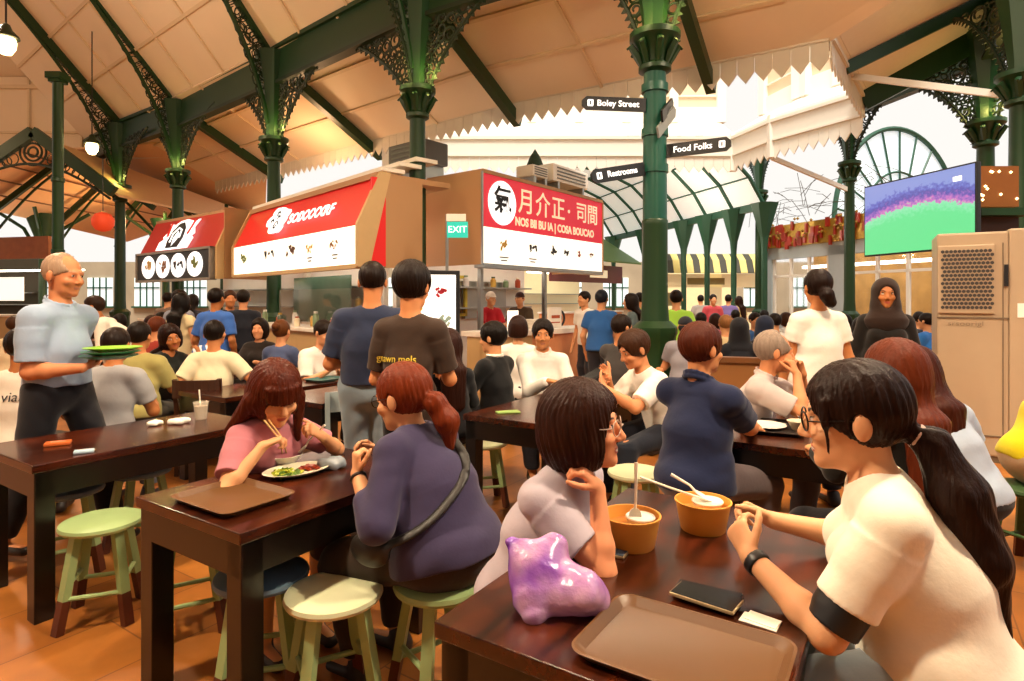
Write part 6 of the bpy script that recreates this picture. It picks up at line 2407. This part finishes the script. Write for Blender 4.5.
# ------------------------------------------------------------------ people of the left tables
L_ = [
    ('person in white shirt printed with black script, cut by the left edge', (-3.26, 3.95), (-.3, 1), True, '#ddd3c4', .7, '#4a443f', 'short', '#1a110c', 6, .010, False),
    ('person in pale grey top seated behind the carried green plates, bent forward', (-2.86, 4.22), (-.1, 1), True, '#9b9a9c', .7, '#4f5a68', 'short', '#1d120c', 14, .011, False),
    ('person in olive yellow shirt seated just above the carried green plates', (-3.22, 5.15), (-.1, 1), True, '#a59a5c', .8, '#3b362c', 'short', '#18100b', 4, .013, False),
    ('girl in black T-shirt leaning on her arm at the left table', (-3.42, 5.85), (.9, -.4), True, '#1d201c', .7, '#2a2a30', 'long', '#1f0f0a', 14, .011, True),
    ('man in cream T-shirt seated on a wooden chair, back to us', (-2.72, 5.46), (-.15, 1), True, '#ddd0ae', .7, '#4a2f22', 'short', '#160e0a', 3, .010, False),
    ('person in blue shirt with white diagonal stripes bending over the left table', (-3.42, 6.45), (.5, .8), True, '#3d63a8', .8, '#2a2a30', 'short', '#5a3018', 26, .012, False),
    ('man in plain bright blue shirt standing with his back to us on the left', (-3.60, 7.25), (.15, 1), False, '#3b66b4', .8, '#23232a', 'short', '#160e0a', 4, .013, False),
    ('person in slate blue top with brown topknot seated before the red sign counter', (-2.50, 6.45), (.1, 1), True, '#4a5578', .6, '#2a2a30', 'bun', '#5a3216', 4, .012, True),
    ('man in white shirt eating at the table behind the navy shirted man', (-2.02, 6.15), (.75, -.6), True, '#e6e0d6', .8, '#2a2a30', 'short', '#1c120c', 14, .011, False),
    ('woman in black facing us under the red sign, dark curly hair', (-2.98, 7.1), (.1, -1), True, '#241c18', .8, '#1c1c20', 'bob', '#1a100b', 2, .012, True),
    ('man in white shirt bowing low among the crowd on the left', (-4.50, 7.0), (-.6, -.2), False, '#e2dacb', 1.8, '#2a2a30', 'short', '#2a1a12', 36, .014, False),
    ('woman in cream top with long black hair standing near the cockerel stall', (-4.20, 7.6), (.2, 1), False, '#d9c79c', .3, '#3a342e', 'long', '#120c09', 2, .014, True),
    ('person in grey top standing left of the long haired woman in cream', (-4.62, 8.3), (.3, 1), False, '#7d7f8c', .8, '#2a2a30', 'short', '#1a110c', 3, .015, False),
    ('person in dark blue top standing behind the long haired woman in cream', (-4.05, 8.6), (.5, -.8), False, '#20283c', .8, '#2a2a30', 'short', '#3a2010', 6, .015, False),
    ('person in black jacket standing right of the bright blue shirt', (-3.72, 8.3), (-.4, 1), False, '#1a1c26', 1.8, '#1a1a20', 'short', '#1a110c', 3, .015, False),
]
for (lb, p, fc_, sit_, sc_, sl, pc2, hs_, hc_, ln, vx, fm) in L_:
    kw = {}
    if 'leaning on her arm' in lb:
        kw = dict(L=(-3.09, 5.93, .98), Rr=(-3.12, 5.68, .80), Lh=((-.3, 0, .9), (-.5, 0, 0)), head=(-20, 10, 14))
    if 'eating at the table' in lb:
        kw = dict(L=(-1.72, 5.98, .82), Rr=(-1.80, 5.85, .82), head=(8, 14, 0))
    if 'cream T-shirt seated' in lb:
        kw = dict(L=(-2.78, 5.38, .62), Rr=(-2.35, 5.75, .80), Lpole=(-1, -.3, 0))
    m_ = None
    if 'stripes' in lb:
        m_ = mat('striped_blue', '#3d63a8', .8)
        N, Lk = m_.node_tree.nodes, m_.node_tree.links
        wv = N.new('ShaderNodeTexWave')
        wv.inputs['Scale'].default_value = 4.5
        wv.bands_direction = 'DIAGONAL'
        tc = N.new('ShaderNodeTexCoord')
        Lk.new(tc.outputs['Object'], wv.inputs['Vector'])
        rp = N.new('ShaderNodeValToRGB')
        rp.color_ramp.interpolation = 'CONSTANT'
        rp.color_ramp.elements[0].color = lin('#3d63a8') + (1,)
        rp.color_ramp.elements[1].position, rp.color_ramp.elements[1].color = .62, lin('#dfe6ee') + (1,)
        Lk.new(wv.outputs['Fac'], rp.inputs[0])
        Lk.new(rp.outputs[0], N['Principled BSDF'].inputs['Base Color'])
    J = person(lb, p, fc_, sit=sit_, H=1.66 if not fm else 1.6, seat=.48, lean=ln, vox=vx, fem=fm, hs=1.06, shirt=dict(col=sc_, sleeve=sl, mat=m_), pants=dict(col=pc2), hair=dict(style=hs_, col=hc_), skin=rnd.choice(['#c98453', '#d8966a', '#b5713f']), **kw)
    if 'script' in lb:
        backtext(J, 'vian', .02, .10, .004, .085, INK)

# ------------------------------------------------------------------ the crowd further off: six bodies, copied with their own clothes
PR = {}
for key, kw in (('sit_man', dict(sit=True, hair=dict(style='short', col='#1a110c'))), ('sit_woman', dict(sit=True, fem=True, H=1.6, hair=dict(style='bob', col='#1a110c'))), ('sit_long', dict(sit=True, fem=True, H=1.6, hair=dict(style='long', col='#1a110c'))),
                ('stand_man', dict(sit=False, hair=dict(style='short', col='#1a110c'))), ('stand_woman', dict(sit=False, fem=True, H=1.62, hair=dict(style='long', col='#1a110c'))), ('sit_cap', dict(sit=True, hair=dict(style='cap', col='#1c2230'))),
                ('sit_scarf', dict(sit=True, fem=True, hair=dict(style='hijab', col='#1c1c24')))):
    PR[key] = [person('x', (0, 0, 0), (0, 1), seat=.48, lean=8, hs=1.05, vox=.018, **kw)['root'], False]

def crowd(key, px, Y, face, shirt, label, hair='#1a110c', pants='#2a2a32', group='diners in the far crowd', skin=None):
    o, u = PR[key]
    r_ = clone(o) if u else o
    PR[key][1] = True
    r_.location = (X_(px, Y), Y, 0)
    r_.rotation_euler = (0, 0, math.atan2(-face[0], face[1]))
    r_['label'] = label
    r_['group'] = group
    r_['category'] = 'person'
    for ch in r_.children:
        b = ch.name.split('.')[0]
        mm = {'shirt': cloth(shirt), 'trousers': cloth(pants), 'hair': hairmat(hair), 'cap': cloth(hair), 'headscarf': cloth(hair)}.get(b)
        if mm:
            ch.material_slots[0].link = 'OBJECT'
            ch.material_slots[0].material = mm
    return r_

CROWD = [
    # right of the sign column
    ('sit_cap', 686, 6.9, (.2, 1), '#8c8890', 'person in dark cap and grey top just above the navy polo man', '#1f2028'),
    ('sit_man', 727, 7.75, (.1, 1), '#c9b48a', 'person with light brown hair in beige top, centre of the right crowd', '#8a5c36'),
    ('sit_scarf', 740, 6.6, (.3, 1), '#15171f', 'woman in black headscarf behind the low partition', '#15151b'),
    ('sit_scarf', 768, 7.4, (-.2, 1), '#1c2030', 'woman in navy headscarf left of the standing woman in white', '#20263a'),
    ('sit_man', 778, 8.6, (-.2, 1), '#dcd8d0', 'person in white shirt left of the standing woman in white'),
    ('sit_man', 752, 9.4, (.2, -1), '#3b5f9a', 'person in blue shirt in the middle of the right crowd', '#20140e'),
    ('sit_woman', 715, 9.8, (.4, 1), '#c06a74', 'woman in dull pink top far back near the sign column', '#2a160e'),
    ('sit_man', 701, 9.2, (.3, 1), '#b8bfc9', 'person in pale grey shirt far back near the sign column'),
    ('stand_man', 712, 14.5, (0, -1), '#b5444a', 'person in red top standing far off before the striped awning', '#20140e'),
    ('stand_man', 728, 15.0, (.5, 1), '#6c5a8a', 'person in violet top standing far off before the striped awning'),
    ('stand_woman', 741, 15.6, (-.5, 1), '#caa96a', 'woman in tan top standing far off before the striped awning', '#2a160e'),
    ('stand_man', 701, 16.0, (.2, 1), '#9a8f86', 'person in taupe top standing far off before the striped awning'),
    ('sit_man', 765, 11.6, (.2, 1), '#28303f', 'person in dark slate top deep in the right crowd'),
    ('sit_woman', 789, 10.6, (-.4, 1), '#d8d2c6', 'woman in off white top deep in the right crowd', '#3a2010'),
    ('sit_man', 736, 11.8, (.2, 1), '#7a8aa6', 'person in steel blue top deep in the right crowd'),
    ('sit_woman', 862, 7.6, (.3, 1), '#1f2433', 'woman in dark top between the woman in white and the headscarf woman'),
    ('sit_man', 932, 8.8, (-.5, 1), '#2f6fb8', 'person in bright blue top left of the air cooler'),
    ('sit_man', 921, 9.9, (.2, 1), '#2a2c34', 'person in dark top behind the bright blue top by the cooler'),
    ('sit_woman', 848, 9.2, (-.2, 1), '#8a8f9c', 'woman in grey top just right of the standing woman in white'),
    ('sit_man', 802, 8.0, (.4, 1), '#20242c', 'person in dark top half hidden behind the standing woman in white'),
    ('stand_man', 676, 8.2, (.3, 1), '#9fd04a', 'person in lime green top standing just right of the sign column', '#1a110c'),
    # centre, behind the middle tables
    ('stand_man', 600, 8.0, (.4, .9), '#2c5c9c', 'person in blue top standing left of the sign column', '#22262e'),
    ('stand_woman', 636, 8.9, (-.9, .3), '#5a6668', 'woman in grey green top standing close left of the sign column', '#1f1410'),
    ('stand_man', 588, 9.4, (-.7, -.5), '#e8e4da', 'cook in white at the end of the serving counter', '#1a110c'),
    ('stand_man', 642, 11.0, (-.5, 1), '#c4cc4a', 'person in yellow green top far off behind the sign column'),
    # left crowd
    ('sit_woman', 96, 7.3, (-.2, 1), '#3a2418', 'woman in brown jacket behind the walking man', '#23130c'),
    ('sit_man', 82, 8.2, (.4, 1), '#2a2420', 'person in dark brown top far left of the crowd'),
    ('sit_woman', 108, 8.0, (.2, -1), '#7a2630', 'woman in dark red top on the left, facing us', '#1a0f0a'),
    ('sit_man', 70, 9.4, (.2, 1), '#57443a', 'person in taupe jacket far back on the left'),
    ('sit_long', 148, 8.6, (.3, 1), '#5a3a2a', 'woman in russet top left of the bowing man', '#2a150c'),
    ('sit_man', 158, 9.6, (.2, 1), '#8a6a4a', 'person in camel top far back by the lantern column'),
    ('sit_woman', 118, 9.6, (-.2, 1), '#40302a', 'woman in dark cocoa top far back on the left'),
    ('sit_man', 10, 7.4, (.2, 1), '#cdb894', 'person in sand top at the far left edge', '#3a2415'),
    ('sit_long', 26, 8.4, (.4, -1), '#d9cbb8', 'woman in pale top at the far left, facing us', '#3a2415'),
    ('stand_man', 165, 10.8, (.2, 1), '#6b5548', 'person in brown coat standing in front of the cockerel stall'),
    ('stand_woman', 190, 10.4, (.1, 1), '#34323a', 'woman in charcoal standing in front of the cockerel stall'),
    ('sit_man', 152, 6.9, (.2, 1), '#8d2f22', 'person in brick red top left of the girl in black', '#5a2a16'),
    ('stand_man', 52, 10.6, (.6, .8), '#b9a488', 'person in stone coloured top standing far left'),
]
for c in CROWD:
    crowd(*c[:6], **(dict(hair=c[6]) if len(c) > 6 else {}))
# cooks inside the rose red stall
PR['cook'] = [person('x', (0, 0, 0), (0, 1), sit=False, vox=.014, H=1.68, lean=14, hs=1.05, L=(-.12, .42, 1.08), Rr=(.12, .44, 1.1), shirt=dict(col='#b8232a', sleeve=.8), hair=dict(style='cap', col='#e8e2d6'))['root'], False]
pz = at(489, 300, 10.0)
crowd('cook', 487, 10.6, (.5, -.8), '#b01f2a', 'cook in red shirt and pale cap working inside the rose red stall', hair='#e6dfd0', group='stall workers')
crowd('cook', 522, 11.2, (-.3, -.9), '#4a3a2a', 'stall worker in brown with dark cap at the back of the rose red stall', hair='#3a1e14', group='stall workers')
# ------------------------------------------------------------------ light and camera
w = bpy.data.worlds.new('daylight')
sc.world = w
w.use_nodes = True
w.node_tree.nodes['Background'].inputs[0].default_value = (1, .97, .92, 1)
w.node_tree.nodes['Background'].inputs[1].default_value = .95

def light(name, kind, loc, power, col='#ffffff', size=.3, rotx=None, **kw):
    l = bpy.data.lights.new(name, kind)
    l.energy = power
    l.color = lin(col)
    if kind == 'POINT' or kind == 'SPOT':
        l.shadow_soft_size = size
    for k, v in kw.items():
        setattr(l, k, v)
    o = link(name, l, None, loc)
    if rotx:
        o.rotation_euler = rotx
    return o

for k, (x, y, z, p) in enumerate(((-2.5, 1.5, 4.9, 360), (2.2, 1.6, 4.9, 380), (-5.5, 5.5, 5.6, 380), (3.6, 5.6, 5.6, 260), (-.5, 5.2, 6.0, 300), (-8.5, 9.5, 6.4, 420))):
    light('hall_fill_light', 'POINT', (x, y, z - .0), p * .45, '#ffe3bc', .16)  # added fill above the view, no fixture built around it
    light('downward_fill_spot', 'SPOT', (x, y, z - .25), p * (2.05 if y < 3 else 1.5), '#ffe6c4', .16, spot_size=R(150), spot_blend=.6)  # added downward spot that brightens tables and heads from out of view
for i in (2, 3, 4, 5, 6, 9):
    c = colpos[i]
    for dx in (-.24, .24):
        light('column_uplight', 'POINT', c + Vector((dx, -.30, ZC + .28)), 11, '#f2e07a', .04)
light('left_hall_fill_light', 'POINT', (-12, 20, 4.0), 260, '#ffc98a', .2)  # added fill, here and next line, to lift the left hall ceiling
light('left_hall_fill_light', 'POINT', (-17, 13, 6.6), 160, '#ffd9a0', .2)
light('middle_lamp', 'POINT', (-5, 14.5, 4.6), 120, '#ffc890', .2)
light('far_lamp', 'POINT', (4.5, 18, 4.0), 160, '#fff0d8', .2)
s_ = light('sun_through_courtyard', 'SUN', (0, 0, 20), 4.5, '#fff6e6', rotx=(R(28), 0, R(-10)))
s_.data.angle = R(20)
cam = bpy.data.cameras.new('camera')
co = link('camera', cam, None, (0, 0, EYE))
co.rotation_euler = (R(90), 0, 0)
cam.sensor_width = 36
cam.lens = F / 1024 * 36
cam.shift_y = -(340.5 - HY) / 1024
cam.clip_start = .05
sc.camera = co
sc.view_settings.view_transform = 'Standard'
sc.view_settings.look = 'None'
sc.view_settings.exposure = 0.08
sc.view_settings.gamma = 1.0
sc.view_settings.use_curve_mapping = False
